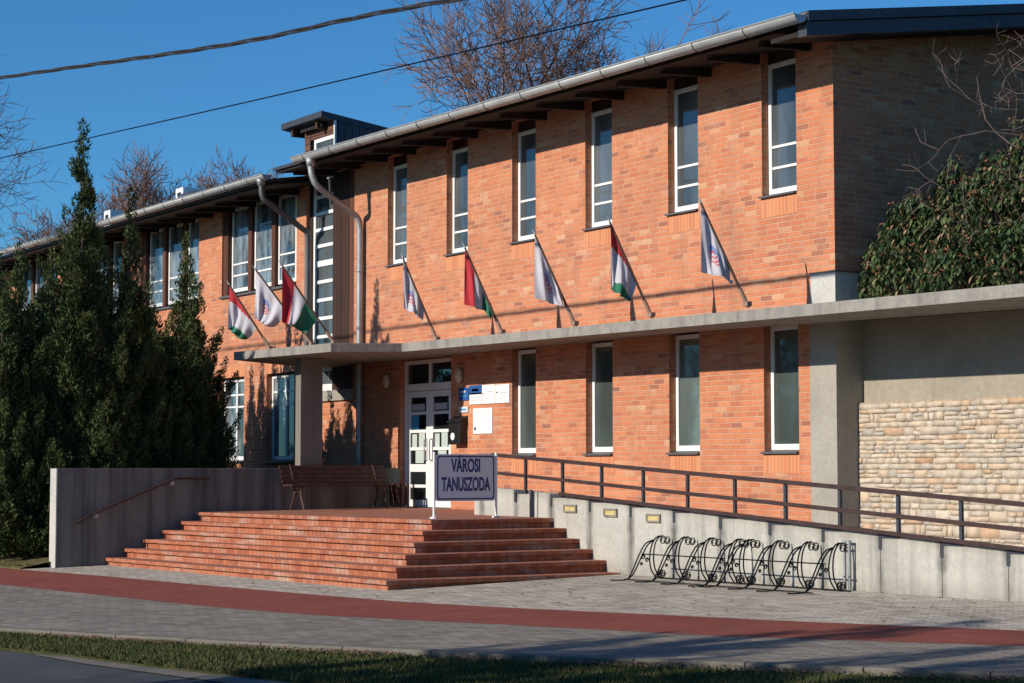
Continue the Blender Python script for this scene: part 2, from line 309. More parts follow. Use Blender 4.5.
# ---------------------------------------------------------------- mesh helpers
class MB:
    def __init__(s): s.v = []; s.f = []; s.mi = []; s.m = []
    def mat(s, m):
        m = M[m]
        if m not in s.m: s.m.append(m)
        return s.m.index(m)
    def poly(s, pts, m):
        i = len(s.v); s.v += [tuple(p) for p in pts]; s.f.append(tuple(range(i, i+len(pts)))); s.mi.append(s.mat(m))
    def box(s, a, b, m):
        x0, x1 = sorted((a[0], b[0])); y0, y1 = sorted((a[1], b[1])); z0, z1 = sorted((a[2], b[2]))
        s.hexa([(x0, y0), (x1, y0), (x1, y1), (x0, y1)], [z0]*4, [z1]*4, m)
    def hexa(s, xy, zb, zt, m, mt=None):
        n = len(xy); i = len(s.v)
        s.v += [(x, y, zb[k]) for k, (x, y) in enumerate(xy)] + [(x, y, zt[k]) for k, (x, y) in enumerate(xy)]
        k = s.mat(m); kt = s.mat(mt) if mt else k
        s.f.append(tuple(i+n-1-j for j in range(n))); s.mi.append(k)
        s.f.append(tuple(i+n+j for j in range(n))); s.mi.append(kt)
        for j in range(n):
            q = (j+1) % n; s.f.append((i+j, i+q, i+n+q, i+n+j)); s.mi.append(k)
    def bar(s, p, q, w_, h_, m, up=(0, 0, 1)):
        p = Vector(p); q = Vector(q); d = (q-p).normalized(); u = Vector(up)
        a = d.cross(u)
        if a.length < 1e-4: a = d.cross(Vector((1, 0, 0)))
        a.normalize(); b = a.cross(d).normalized(); i = len(s.v); k = s.mat(m)
        for c in (p, q):
            for sa, sb in ((-1, -1), (1, -1), (1, 1), (-1, 1)): s.v.append(tuple(c+a*sa*w_/2+b*sb*h_/2))
        for f in ((0, 1, 2, 3), (7, 6, 5, 4), (0, 4, 5, 1), (1, 5, 6, 2), (2, 6, 7, 3), (3, 7, 4, 0)): s.f.append(tuple(i+j for j in f)); s.mi.append(k)
    def tube(s, pts, r, m, n=8, cap=True):
        pts = [Vector(p) for p in pts]; k = s.mat(m); rr = r if isinstance(r, (list, tuple)) else [r]*len(pts)
        ref = None; i0 = len(s.v)
        for j, p in enumerate(pts):
            d = (pts[min(j+1, len(pts)-1)]-pts[max(j-1, 0)]).normalized()
            if ref is None:
                ref = d.cross(Vector((0, 0, 1)))
                if ref.length < 1e-3: ref = d.cross(Vector((1, 0, 0)))
            ref = (ref-d*ref.dot(d)); ref.normalize(); b = d.cross(ref)
            for a in range(n):
                t = 2*math.pi*a/n; s.v.append(tuple(p+(ref*math.cos(t)+b*math.sin(t))*rr[j]))
        for j in range(len(pts)-1):
            for a in range(n):
                q = (a+1) % n; s.f.append((i0+j*n+a, i0+j*n+q, i0+(j+1)*n+q, i0+(j+1)*n+a)); s.mi.append(k)
        if cap:
            s.f.append(tuple(i0+a for a in range(n))[::-1]); s.mi.append(k)
            e = i0+(len(pts)-1)*n; s.f.append(tuple(e+a for a in range(n))); s.mi.append(k)
    def build(s, name, parent=None, smooth=False, bevel=0.0):
        me = bpy.data.meshes.new(name); me.from_pydata(s.v, [], s.f)
        for m in s.m: me.materials.append(m)
        me.polygons.foreach_set('material_index', s.mi)
        if smooth: me.polygons.foreach_set('use_smooth', [True]*len(s.f))
        me.update(); o = bpy.data.objects.new(name, me); C.objects.link(o)
        if parent is not None:
            # vertices are written in world space; keep them so under an Empty that stands at the thing's base
            o.parent = parent; o.matrix_parent_inverse = Matrix.Translation(-WLOC.get(parent.name, Vector((0, 0, 0))))
        WLOC[o.name] = WLOC.get(parent.name, Vector((0, 0, 0)))*0 if parent is not None else Vector((0, 0, 0))
        if bevel:
            b = o.modifiers.new('bevel', 'BEVEL'); b.width = bevel; b.segments = 2; b.limit_method = 'ANGLE'
        return o
WLOC = {}
def thing(name, label, cat, loc=(0, 0, 0), group=None):
    o = bpy.data.objects.new(name, None); C.objects.link(o); o.location = loc; o.empty_display_size = 0.3
    WLOC[o.name] = Vector(loc); tag(o, label, cat, group); return o
def tag(o, label=None, cat=None, group=None, kind=None):
    if label: o['label'] = label
    if cat: o['category'] = cat
    if group: o['group'] = group
    if kind: o['kind'] = kind
    return o
def numesh(name, verts, faces, mat, rnd=None, parent=None):
    me = bpy.data.meshes.new(name); nv = len(verts); nf = len(faces); k = faces.shape[1]
    me.vertices.add(nv); me.vertices.foreach_set('co', verts.astype(np.float32).ravel())
    me.loops.add(nf*k); me.loops.foreach_set('vertex_index', faces.astype(np.int32).ravel())
    me.polygons.add(nf); me.polygons.foreach_set('loop_start', np.arange(nf, dtype=np.int32)*k)
    me.update(calc_edges=True)
    if rnd is not None:
        a = me.attributes.new('rnd', 'FLOAT', 'FACE'); a.data.foreach_set('value', rnd.astype(np.float32))
    me.materials.append(M[mat]); o = bpy.data.objects.new(name, me); C.objects.link(o)
    if parent is not None:
        o.parent = parent; o.matrix_parent_inverse = Matrix.Translation(-WLOC.get(parent.name, Vector((0, 0, 0))))
    return o

def gz(x, y): return 0.2415 + 0.027*max(-18, min(2, y)) + 0.0054*max(-18, min(14, x))

# ================================================================ GROUND
def sheet(name, inner, outer, dz, mat, sub=1, thick=0.0):
    mb = MB(); n = len(inner)
    for i in range(n-1):
        a, b, c, d = inner[i], inner[i+1], outer[i+1], outer[i]
        for j in range(sub):
            t0, t1 = j/sub, (j+1)/sub
            L = lambda p, q, t: (p[0]+(q[0]-p[0])*t, p[1]+(q[1]-p[1])*t)
            q = [L(a, d, t1), L(b, c, t1), L(b, c, t0), L(a, d, t0)]
            mb.poly([(x, y, gz(x, y)+dz) for x, y in q], mat)
    o = mb.build(name); o['kind'] = 'structure'; return o
g = MB(); xs = [-400, -150, -60, -30, -18, -10, 0, 8, 14, 30, 80, 200, 400]; ys = [-400, -100, -40, -18, -10, -2, 2, 20, 80, 200, 500]
for i in range(len(xs)-1):
    for j in range(len(ys)-1):
        g.poly([(x, y, gz(x, y)-0.2) for x, y in ((xs[i], ys[j]), (xs[i+1], ys[j]), (xs[i+1], ys[j+1]), (xs[i], ys[j+1]))], 'lawn')
g.build('ground')['kind'] = 'structure'
curb = [(-40, -24.5), (-20, -17.4), (-8, -13.2), (-1.29, -10.76), (0.7, -10.05), (2.9, -9.2), (4.4, -8.55), (5.6, -7.95), (7.28, -7.1), (8.9, -6.31), (12, -4.8), (20, -1.2)]
bi = [(-40, -10.2), (-18, -7.8), (-12.65, -7.18), (-8.45, -6.78), (-5.72, -6.6), (-3.0, -6.38), (-0.69, -6.15), (0.9, -5.78), (2.2, -5.4), (4.6, -4.72), (6.78, -3.96), (9, -2.95), (20, 2.2)]
bo = [(-40, -11.9), (-18, -9.4), (-12, -8.85), (-8.3, -8.55), (-5.0, -8.3), (-2.13, -8.08), (-0.1, -7.76), (1.35, -7.33), (2.6, -6.9), (5.0, -6.18), (7.5, -5.02), (9.6, -4.1), (20.6, 0.7)]
def along(poly, x):
    for (x0, y0), (x1, y1) in zip(poly, poly[1:]):
        if x0 <= x <= x1: return y0+(y1-y0)*(x-x0)/(x1-x0)
    return poly[-1][1]
X = sorted(set([p[0] for p in curb] + [-18, -12, -11.95, -5, 2, 4, 6, 9, 14]))
X = [x for x in X if x <= 20]
sheet('pavement', [(x, 1.0 if x > -11.9 else along(bi, x)+0.05) for x in X if x < -11.94] + [(-11.93, 0.0)] + [(x, 0.6) for x in X if x > -11.9],
      [(x, along(curb, x)) for x in X if x < -11.94] + [(-11.93, along(curb, -11.93))] + [(x, along(curb, x)) for x in X if x > -11.9], 0.0, 'pavers', 4)
sheet('footway', [(x, along(bo, x)+0.02) for x in X], [(x, along(curb, x)) for x in X], 0.003, 'pavers2', 3)
sheet('bike_path', bi, bo, 0.005, 'path', 2)
# kerb: a real raised stone line between the paving and the verge, its stones jointed
kb = MB()
def offs(poly, d):
    out = []
    for i, p in enumerate(poly):
        a = Vector(poly[max(i-1, 0)]); b = Vector(poly[min(i+1, len(poly)-1)]); t = (b-a).normalized(); out.append((p[0]+t.y*d, p[1]-t.x*d))
    return out
rnd = random.Random(4)
def walkline(poly, step):
    pts = [Vector(p) for p in poly]; out = []; carry = 0
    for a, b in zip(pts, pts[1:]):
        L = (b-a).length; t = carry
        while t < L: out.append((a+(b-a)*(t/L), (b-a).normalized())); t += step
        carry = t-L
    return out
WL = walkline(curb, 1.0)
for (p, t), (q, t2) in zip(WL, WL[1:]):
    n1 = Vector((t.y, -t.x)); n2 = Vector((t2.y, -t2.x)); q = p+(q-p)*0.992; j = rnd.uniform(-0.003, 0.003)
    xy = [tuple(p+n1*0.13), tuple(q+n2*0.13), tuple(q), tuple(p)]
    kb.hexa(xy, [gz(*k)-0.2 for k in xy], [gz(*k)+0.012+j for k in xy], 'curb')
kb.build('kerb', bevel=0.008)['kind'] = 'structure'
c_in = offs(curb, 0.12)
asph = [(-40, -26.2), (-20, -18.4), (-8, -14.0), (-3, -12.4), (0.15, -11.33), (1.27, -11.08), (2.7, -10.85), (3.8, -10.62), (5.2, -10.3), (7.5, -9.5), (10.5, -8.2), (21, -3.4)]
XS = [-38, -20, -12, -8, -5, -3, -1.3, 0.15, 0.7, 1.3, 2.1, 2.9, 3.8, 4.4, 5.2, 5.6, 6.4, 7.3, 8.2, 8.9, 10, 12, 16, 20]
sheet('verge', [(x, along(c_in, x)+0.02) for x in XS], [(x, along(asph, x)) for x in XS], -0.05, 'verge', 3)
sk = MB()
for a, b in zip(XS, XS[1:]):
    ya, yb = along(asph, a), along(asph, b); sk.poly([(a, ya, gz(a, ya)-0.18), (b, yb, gz(b, yb)-0.18), (b, yb+0.01, gz(b, yb)-0.045), (a, ya+0.01, gz(a, ya)-0.045)], 'verge')
sk.build('verge_edge')['kind'] = 'structure'
sheet('road', [(x, along(asph, x)+0.7) for x in XS], [(x+2.0, along(asph, x)-4.9) for x in XS], -0.085, 'road', 2)
ed = MB(); e0 = [(1.0, -11.18), (1.89, -10.86), (2.8, -10.72), (4.23, -10.52), (5.6, -10.15), (8, -9.3)]; e1 = [(1.05, -11.22), (2.1, -11.14), (3.2, -10.98), (4.6, -10.76), (5.9, -10.42), (8.2, -9.55)]
for i in range(len(e0)-1):
    q = [e1[i], e1[i+1], e0[i+1], e0[i]]; ed.poly([(x, y, gz(x, y)-0.075) for x, y in q], 'curb')
ed.build('road_edging')['kind'] = 'structure'
# raised lawn behind the retaining wall
lw = MB(); lx = [-60, -40, -28, -22, -18, -15, -13.5, -11.96]; ly = [0, 1, 2, 3, 4, 5, 6, 7]
def lz(x, y):
    e = along(bi, x)+0.1; t = max(0, min(1, (y-e)/2.4)); return gz(x, y)+0.02+0.42*t*t*(3-2*t)
for i in range(len(lx)-1):
    def rowy(x, k): e = along(bi, x)+0.06; return e+(0.0-e)*(k/7)
    for k in range(7):
        q = [(lx[i], rowy(lx[i], k)), (lx[i+1], rowy(lx[i+1], k)), (lx[i+1], rowy(lx[i+1], k+1)), (lx[i], rowy(lx[i], k+1))]
        lw.poly([(x, y, lz(x, y)) for x, y in q], 'lawn')
for a, b in zip(lx, lx[1:]):
    ya, yb = along(bi, a)+0.06, along(bi, b)+0.06; lw.poly([(a, ya, gz(a, ya)-0.1), (b, yb, gz(b, yb)-0.1), (b, yb, lz(b, yb)), (a, ya, lz(a, ya))], 'lawn')
lw.build('lawn', smooth=False)['kind'] = 'structure'

# grass blades and litter
rs = np.random.RandomState(3)
def blades(name, N, sampler, hmin, hmax, mat, wid=0.006, lean=0.5):
    P = sampler(N); n = len(P); a = rs.rand(n)*2*np.pi; h = hmin+(hmax-hmin)*rs.rand(n)**1.6
    d = np.stack([np.cos(a), np.sin(a), np.zeros(n)], 1); b = rs.rand(n)*2*np.pi
    l = np.stack([np.cos(b), np.sin(b), np.zeros(n)], 1)*(lean*h*rs.rand(n))[:, None]
    v = np.empty((n, 3, 3)); v[:, 0] = P-d*wid; v[:, 1] = P+d*wid; v[:, 2] = P+l; v[:, 2, 2] += h
    f = np.arange(n*3).reshape(n, 3)
    return numesh(name, v.reshape(-1, 3), f, mat, rs.rand(n)**0.8)
def verge_sampler(N):
    x = -6+18*rs.rand(N); t = 1.08*rs.rand(N); y1 = np.interp(x, [p[0] for p in c_in], [p[1] for p in c_in]); y0 = np.interp(x, [p[0] for p in asph], [p[1] for p in asph])
    keep = (t < 0.93) | (rs.rand(N) < 0.3)
    nz = np.sin(x*3.1+t*5)*np.sin(x*1.3+1)+0.6*rs.randn(N)
    keep &= (t < 1.03+0.04*nz)
    x, t, y0, y1 = x[keep], t[keep], y0[keep], y1[keep]; y = y0+(y1-y0)*t
    return np.stack([x, y, 0.2415+0.027*np.clip(y, -18, 2)+0.0054*np.clip(x, -18, 14)-0.05-0.035*(t > 1.0)], 1)
tag(blades('verge_grass', 150000, verge_sampler, 0.015, 0.055, 'grass', 0.007, 1.2), 'short green grass on the verge between kerb and road', 'grass', kind='stuff')
def lawn_sampler(N):
    x = -22+10*rs.rand(N); e = np.interp(x, [p[0] for p in bi], [p[1] for p in bi])+0.12; y = e+(-1-e)*rs.rand(N)
    t = np.clip((y-e)/2.4, 0, 1); z = 0.2415+0.027*np.clip(y, -18, 2)+0.0054*np.clip(x, -18, 14)+0.02+0.42*t*t*(3-2*t)
    return np.stack([x, y, z], 1)
tag(blades('lawn_grass', 16000, lawn_sampler, 0.02, 0.07, 'grass'), 'sparse grass on the bank under the conifers', 'grass', kind='stuff')
def litter(name, N, sampler, size, lift=0.012, mat='leaves'):
    P = sampler(N); n = len(P); a = rs.rand(n)*6.28; s_ = size*(0.5+rs.rand(n)); u = np.stack([np.cos(a), np.sin(a), 0.5*(rs.rand(n)-.5)], 1)*s_[:, None]
    w_ = np.stack([-np.sin(a), np.cos(a), 0.8*(rs.rand(n)-.5)], 1)*(s_*0.6)[:, None]; P = P.copy(); P[:, 2] += lift
    v = np.stack([P-u, P-w_*0.8, P+u, P+w_], 1)
    return numesh(name, v.reshape(-1, 3), np.arange(n*4).reshape(n, 4), mat, rs.rand(n))
def strip_sampler(N):
    x = -6+18*rs.rand(N); y = np.interp(x, [p[0] for p in curb], [p[1] for p in curb])-0.17-0.26*rs.rand(N)**1.3
    k = (np.sin(x*2.3)+np.sin(x*5.1+2)+0.8*rs.randn(N)) > -0.3
    x = x[k]; y = y[k]
    return np.stack([x, y, 0.2415+0.027*y+0.0054*x-0.04], 1)
tag(litter('verge_leaf_litter', 6500, strip_sampler, 0.017, 0.03), 'brown dead leaves gathered along the kerb', 'leaves', kind='stuff')
tag(litter('lawn_leaf_litter', 9000, lawn_sampler, 0.04, 0.03), 'brown dead leaves on the bank under the conifers', 'leaves', kind='stuff')
def pave_sampler(N):
    x = -8+16*rs.rand(N); lo = np.interp(x, [p[0] for p in bi], [p[1] for p in bi]); y = lo+(-1.75-lo)*rs.rand(N)**0.7
    k = ~((x < -2.3) & (y > -5.8)) & (rs.rand(N) < 0.35+0.65*(np.sin(x*1.7+y*2.2) > 0.2))
    x = x[k]; y = y[k]
    return np.stack([x, y, 0.2415+0.027*y+0.0054*x], 1)
tag(litter('paving_leaf_litter', 900, pave_sampler, 0.022, 0.012), 'small dry leaves and twigs scattered on the grey paving', 'leaves', kind='stuff')

# ================================================================ BUILDING
B = thing('brick_building', 'two-storey red brick municipal building with white windows, long zinc gutter and concrete canopy', 'building', (0, 0, 0))
def wall_open(x0, x1, z0, z1, ops, y=0.0, depth=0.26, mat='brick', mb=None):
    mb = mb or MB(); xs_ = sorted({x0, x1, *[o[0] for o in ops], *[o[1] for o in ops]}); zs_ = sorted({z0, z1, *[o[2] for o in ops], *[o[3] for o in ops]})
    for a, b in zip(xs_, xs_[1:]):
        for c, d in zip(zs_, zs_[1:]):
            cx, cz = (a+b)/2, (c+d)/2
            if any(o[0] < cx < o[1] and o[2] < cz < o[3] for o in ops): continue
            mb.poly([(a, y, c), (b, y, c), (b, y, d), (a, y, d)], mat)
    for a, b, c, d in ops:
        e = y+depth
        mb.poly([(a, y, c), (a, y, d), (a, e, d), (a, e, c)], mat); mb.poly([(b, y, c), (b, e, c), (b, e, d), (b, y, d)], mat)
        mb.poly([(a, y, c), (a, e, c), (b, e, c), (b, y, c)], mat); mb.poly([(a, y, d), (b, y, d), (b, e, d), (a, e, d)], mat)
    return mb
TOP = 7.52
up_w = [(-12.29+2.163*i, -11.565+2.163*i, 5.44, TOP-0.001) for i in range(6)]
lo_w = [(-12.29+2.163*i, -11.565+2.163*i, 1.87, 3.66) for i in (2, 3, 4, 5)]
door_o = (-11.80, -9.96, 0.90, 3.64)
tower_o = (-15.70, -13.62, 3.18, TOP-0.001)
grp = [(-19.84, -16.14)]
for k in range(1, 4): grp.append((-19.84-4.76*k, -16.36-4.76*k))
left_up = [(a, b, 5.41, TOP-0.001) for a, b in grp]
left_lo = []
for k in range(6): left_lo += [(-17.50-2.40*k, -16.22-2.40*k, 1.77, 3.62)]
left_lo = [(-17.50, -16.20, 1.77, 3.62), (-19.93, -18.62, 1.77, 3.62)] + [(-22.4-2.4*k, -21.1-2.4*k, 1.77, 3.62) for k in range(5)]
mb = wall_open(-40.0, 0.0, -0.2, TOP, up_w+lo_w+[door_o, tower_o]+left_up+left_lo)
# end wall facing right, its top following the roof
zr = lambda y: TOP+0.155*y
mb.poly([(0, 0, -0.2), (0, 12, -0.2), (0, 12, zr(12)), (0, 0, TOP)], 'brick')
mb.poly([(0, 12, -0.2), (-40, 12, -0.2), (-40, 12, zr(12)), (0, 12, zr(12))], 'brick')
mb.poly([(-40, 12, -0.2), (-40, 0, -0.2), (-40, 0, TOP), (-40, 12, zr(12))], 'brick')
mb.build('wall', B)
for a, b, c, d in up_w+lo_w: sc = MB(); sc.box((a-0.02, -0.003, c-0.29), (b+0.02, 0.0, c-0.03), 'soldier'); sc.build('soldier_course', B)
for a, b, c, d in left_lo: sc = MB(); sc.box((a-0.05, -0.003, d+0.003), (b+0.05, 0.0, d+0.24), 'soldier'); sc.build('soldier_course', B)

def window(x0, x1, z0, z1, y, bars, pane_m, nv=0, head=None, sill=None, fw=0.065, parent=None, mullion=None):
    parent = parent or B; mb = MB(); t = 0.05
    mb.box((x0, y, z0), (x0+fw, y+t, z1), 'white'); mb.box((x1-fw, y, z0), (x1, y+t, z1), 'white')
    mb.box((x0+fw, y, z0), (x1-fw, y+t, z0+fw*1.25), 'white'); mb.box((x0+fw, y, z1-fw), (x1-fw, y+t, z1), 'white')
    # the sash stands a little behind its frame
    s0, s1 = x0+fw, x1-fw
    for bz in bars: mb.box((s0, y+0.012, bz-0.019), (s1, y+0.045, bz+0.019), 'white')
    if mullion: mb.box((mullion-0.035, y-0.004, z0+fw), (mullion+0.035, y+0.048, z1-fw), 'white')
    fr = mb.build('window', parent, bevel=0.004)
    g_ = MB(); g_.box((s0, y+0.028, z0+fw), (s1, y+0.034, z1-fw), pane_m); g_.build('pane', fr)
    if sill:
        s_ = MB(); s_.hexa([(sill[0], -0.05), (sill[1], -0.05), (sill[1], y), (sill[0], y)], [z0-0.055]*2+[z0-0.03]*2, [z0-0.028]*2+[z0-0.003]*2, 'sill'); s_.build('sill', fr)
    if head:
        h_ = MB(); h_.box((x0, y+0.01, z1+0.002), (x1, y+0.05, head), 'timber'); h_.build('header', fr)
    return fr
FY = 0.12
for a, b, c, d in up_w: window(a+0.003, b+0.06, 5.475, 7.335, FY, (5.85, 6.15), 'glass', head=TOP, sill=(a-0.03, b-0.002))
for a, b, c, d in lo_w: window(a+0.003, b+0.06, 1.90, 3.625, FY, (), 'glasslow', sill=(a-0.03, b-0.002))
for k, (a, b, c, d) in enumerate(left_up):
    x = a+0.26
    for j in range(3):
        wv = 0.98 if j < 2 else 0.86
        window(x, x+wv, 5.50, 7.37, FY, (5.87, 6.12), 'glassleft', head=TOP)
        x += wv+0.19
    pm = MB(); x = a
    pm.box((a, 0.03, 5.44), (a+0.25, 0.2, TOP), 'redwood')
    for j in range(2): pm.box((a+0.26+0.98*(j+1)+0.19*j+0.01, 0.05, 5.44), (a+0.26+0.98*(j+1)+0.19*(j+1)-0.01, 0.22, TOP), 'redwood')
    pm.box((a-0.03, -0.06, 5.38), (b, 0.17, 5.425), 'sill')
    pm.box((a, 0.18, 5.44), (b, 0.25, TOP), 'timber')
    pm.build('window_surround', B)
for a, b, c, d in left_lo: window(a+0.01, b-0.005, 1.82, 3.59, FY, (2.98, 3.24), 'glassleft', sill=(a-0.05, b), mullion=(a+b)/2+0.04)

# door
dr = MB(); x0, x1 = -11.795, -10.03; y = 0.10
dr.box((x0, y, 0.93), (x0+0.07, y+0.08, 3.62), 'white'); dr.box((x1-0.07, y, 0.93), (x1, y+0.08, 3.62), 'white')
dr.box((x0+0.07, y, 3.55), (x1-0.07, y+0.08, 3.62), 'white'); dr.box((x0+0.07, y, 3.06), (x1-0.07, y+0.08, 3.19), 'white')
dr.box((-10.93, y+0.01, 3.19), (-10.85, y+0.07, 3.55), 'white')
dfo = dr.build('door_frame', B, bevel=0.004)
g_ = MB(); g_.box((x0+0.07, y+0.04, 3.19), (x1-0.07, y+0.046, 3.55), 'glassdark'); g_.build('transom_pane', dfo)
def leaf(a, b, hx):
    m_ = MB(); fw = 0.12; ya, yb = y+0.012, y+0.062
    m_.box((a, ya, 0.945), (a+fw, yb, 3.05), 'white'); m_.box((b-fw, ya, 0.945), (b, yb, 3.05), 'white')
    m_.box((a+fw, ya, 0.945), (b-fw, yb, 1.07), 'white'); m_.box((a+fw, ya, 2.94), (b-fw, yb, 3.05), 'white'); m_.box((a+fw, ya, 1.58), (b-fw, yb, 1.72), 'white')
    for z in (1.32, 2.0, 2.32, 2.65): m_.box((a+fw, ya+0.004, z-0.028), (b-fw, yb-0.004, z+0.028), 'white')
    o = m_.build('door_leaf', B, bevel=0.004)
    g_ = MB(); g_.box((a+fw, y+0.035, 1.07), (b-fw, y+0.041, 2.94), 'glassdark'); g_.build('pane', o)
    h_ = MB(); h_.tube([(hx, ya, 1.78), (hx, ya-0.06, 1.80), (hx, ya-0.06, 2.16), (hx, ya, 2.18)], 0.014, 'grey_metal'); h_.build('handle', o)
    for (u0, u1, z0, z1, m) in ((0.05, 0.95, 2.70, 2.82, 'greyink'), (0.0, 0.55, 2.36, 2.62, 'lightblue'), (0.08, 0.42, 2.02, 2.27, 'palegreen'), (0.55, 0.98, 2.03, 2.29, 'palegreen'), (0.32, 0.9, 1.74, 1.98, 'palegreen')):
        if hx > -10.9 and m == 'lightblue': continue
        w_ = b-a-2*fw; p_ = MB(); p_.box((a+fw+w_*u0*0.9, y+0.030, z0), (a+fw+w_*u1*0.9, y+0.0345, z1), m); p_.build('notice', o)
leaf(x0+0.075, -10.905, -10.99); leaf(-10.90, x1-0.075, -10.80)
th = MB(); th.box((-11.8, -0.02, 0.885), (-9.96, 0.24, 0.935), 'sill'); th.build('threshold', B)

# stair tower strip, timber reveal and dormer
t_ = MB(); ty = 0.10; TX = -14.72
t_.box((-15.57, ty, 3.18), (-15.48, ty+0.06, 8.32), 'white'); t_.box((-15.70, ty-0.02, 3.18), (-15.575, ty+0.06, 7.5), 'timber'); t_.box((TX, ty, 3.18), (TX+0.04, ty+0.06, 8.32), 'timber')
for i, z in enumerate([7.86, 7.49, 7.12, 6.78, 6.45, 6.12, 5.76, 5.39, 5.02, 4.65, 4.28, 3.95, 3.62]): t_.box((-15.48, ty+0.005, z-(0.06 if i == 6 else 0.035)), (TX, ty+0.05, z+(0.06 if i == 6 else 0.035)), 'white')
t_.box((-15.48, ty, 3.18), (TX, ty+0.05, 3.32), 'white'); t_.box((-15.48, ty, 8.24), (TX, ty+0.05, 8.32), 'white')
tw = t_.build('stair_window', B, bevel=0.004)
g_ = MB(); g_.box((-15.48, ty+0.03, 3.32), (TX, ty+0.036, 8.24), 'glass'); g_.build('pane', tw)
p_ = MB(); p_.box((TX+0.045, 0.09, 3.18), (-13.98, 0.2, TOP), 'timber'); p_.box((-13.978, 0.085, 3.18), (-13.62, 0.2, TOP), 'redwood')
p_.box((-15.70, 0.30, 3.0), (-13.62, 0.34, TOP), 'timber'); p_.build('timber_panel', B)
p_ = MB(); p_.box((-15.72, -0.06, 2.97), (-13.60, 0.24, 3.178), 'concrete'); p_.build('tower_beam', B)
d_ = MB(); d_.box((-15.95, 0.08, 7.55), (-15.705, 0.5, 8.62), 'redwoodh'); d_.box((-15.70, 0.09, 8.33), (TX+0.04, 0.5, 8.62), 'redwoodh')
d_.box((TX+0.045, 0.08, 7.55), (TX+0.085, 0.12, 8.6), 'white')
d_.hexa([(TX+0.045, 0.12), (TX+0.085, 0.12), (TX+0.085, 3.6), (TX+0.045, 3.6)], [7.5]*4, [8.66, 8.66, 8.1, 8.1], 'slate')
d_.hexa([(-15.95, 0.5), (-15.91, 0.5), (-15.91, 3.6), (-15.95, 3.6)], [7.5]*4, [8.66, 8.66, 8.1, 8.1], 'slate')
dm = d_.build('dormer', B)
d_ = MB(); d_.hexa([(-16.45, -0.22), (-14.62, -0.22), (-14.62, 3.4), (-16.45, 3.4)], [8.63, 8.63, 8.16, 8.16], [8.75, 8.75, 8.27, 8.27], 'roof'); d_.build('dormer_roof', dm)
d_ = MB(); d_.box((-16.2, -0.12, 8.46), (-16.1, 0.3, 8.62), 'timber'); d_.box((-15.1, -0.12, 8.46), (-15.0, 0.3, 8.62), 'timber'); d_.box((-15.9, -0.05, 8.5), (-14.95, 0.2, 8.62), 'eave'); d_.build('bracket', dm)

# roof, eaves and verge
def roofslab(name, xa, xb, z0, lift=0.0):
    r = MB(); y0 = -1.12; sl = 0.155; zl = z0+lift; D = sl*13.72
    r.hexa([(xa, y0), (xb, y0), (xb, 12.6), (xa, 12.6)], [zl, z0, z0+D, zl+D], [zl+0.06, z0+0.06, z0+0.06+D, zl+0.06+D], 'roof')
    ro = r.build(name, B)
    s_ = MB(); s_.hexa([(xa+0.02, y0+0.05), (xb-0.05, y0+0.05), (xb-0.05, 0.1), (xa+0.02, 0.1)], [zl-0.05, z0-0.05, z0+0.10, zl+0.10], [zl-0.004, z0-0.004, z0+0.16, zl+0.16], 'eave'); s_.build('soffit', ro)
    x = xa+0.4
    while x < xb-0.1:
        f_ = MB(); zx = z0+lift*(xb-x)/(xb-xa); f_.hexa([(x, y0+0.25), (x+0.09, y0+0.25), (x+0.09, 0.05), (x, 0.05)], [zx-0.11, zx-0.11, zx-0.05, zx-0.05], [zx-0.045, zx-0.045, zx+0.09, zx+0.09], 'eave'); x += 1.08
        f_.build('rafter_tail', ro)
    return ro
rr = roofslab('roof', -14.95, 0.72, 7.38, 0.12)
lr = roofslab('roof', -40.3, -15.0, 7.30, 0.06)
v_ = MB(); ym = 12.6; zb = lambda y: 7.53+0.156*(y+0.94)
for x_in, x_out, z_lo, z_hi, m in ((0.60, 0.76, -0.13, 0.0, 'roof'), (0.55, 0.72, -0.32, -0.14, 'roof'), (0.02, 0.56, -0.30, -0.24, 'eave')):
    v_.hexa([(x_in, -1.10), (x_out, -1.10), (x_out, ym), (x_in, ym)], [zb(-1.1)+z_lo]*2+[zb(ym)+z_lo]*2, [zb(-1.1)+z_hi]*2+[zb(ym)+z_hi]*2, m)
v_.build('verge_board', rr)
def gutter(xa, za, xb, zb_, name='gutter'):
    n = 10; pts = []; g_ = MB(); k = g_.mat('zinc'); r = 0.105
    for x, z in ((xa, za), (xb, zb_)):
        pts.append([(x, -1.22+r*math.cos(t), z+r*math.sin(t)) for t in [math.pi+math.pi*j/n for j in range(n+1)]])
    i = len(g_.v); g_.v += pts[0]+pts[1]; N = n+1
    for j in range(n): g_.f.append((i+j, i+j+1, i+N+j+1, i+N+j)); g_.mi.append(k)
    o = g_.build(name, B, smooth=True); sm = o.modifiers.new('solid', 'SOLIDIFY'); sm.thickness = 0.006
    b_ = MB(); b_.tube([(xa, -1.22-r, za+0.004), (xb, -1.22-r, zb_+0.004)], 0.014, 'grey_metal', 6)
    b_.tube([(xa, -1.22+r, za+0.03), (xb, -1.22+r, zb_+0.03)], 0.01, 'grey_metal', 4)
    x = xa+0.5
    while x < xb:
        t = (x-xa)/(xb-xa); z = za+(zb_-za)*t
        b_.tube([(x, -1.22+(r+0.006)*math.cos(a), z+(r+0.006)*math.sin(a)) for a in [math.pi+math.pi*j/8 for j in range(9)]], 0.009, 'sill', 4); x += 1.08
    for xe, ze in ((xa, za), (xb, zb_)):
        b_.poly([(xe, -1.22+r*math.cos(t), ze+r*math.sin(t)) for t in [math.pi+math.pi*j/n for j in range(n+1)]], 'grey_metal')
    b_.build('gutter_bracket', o)
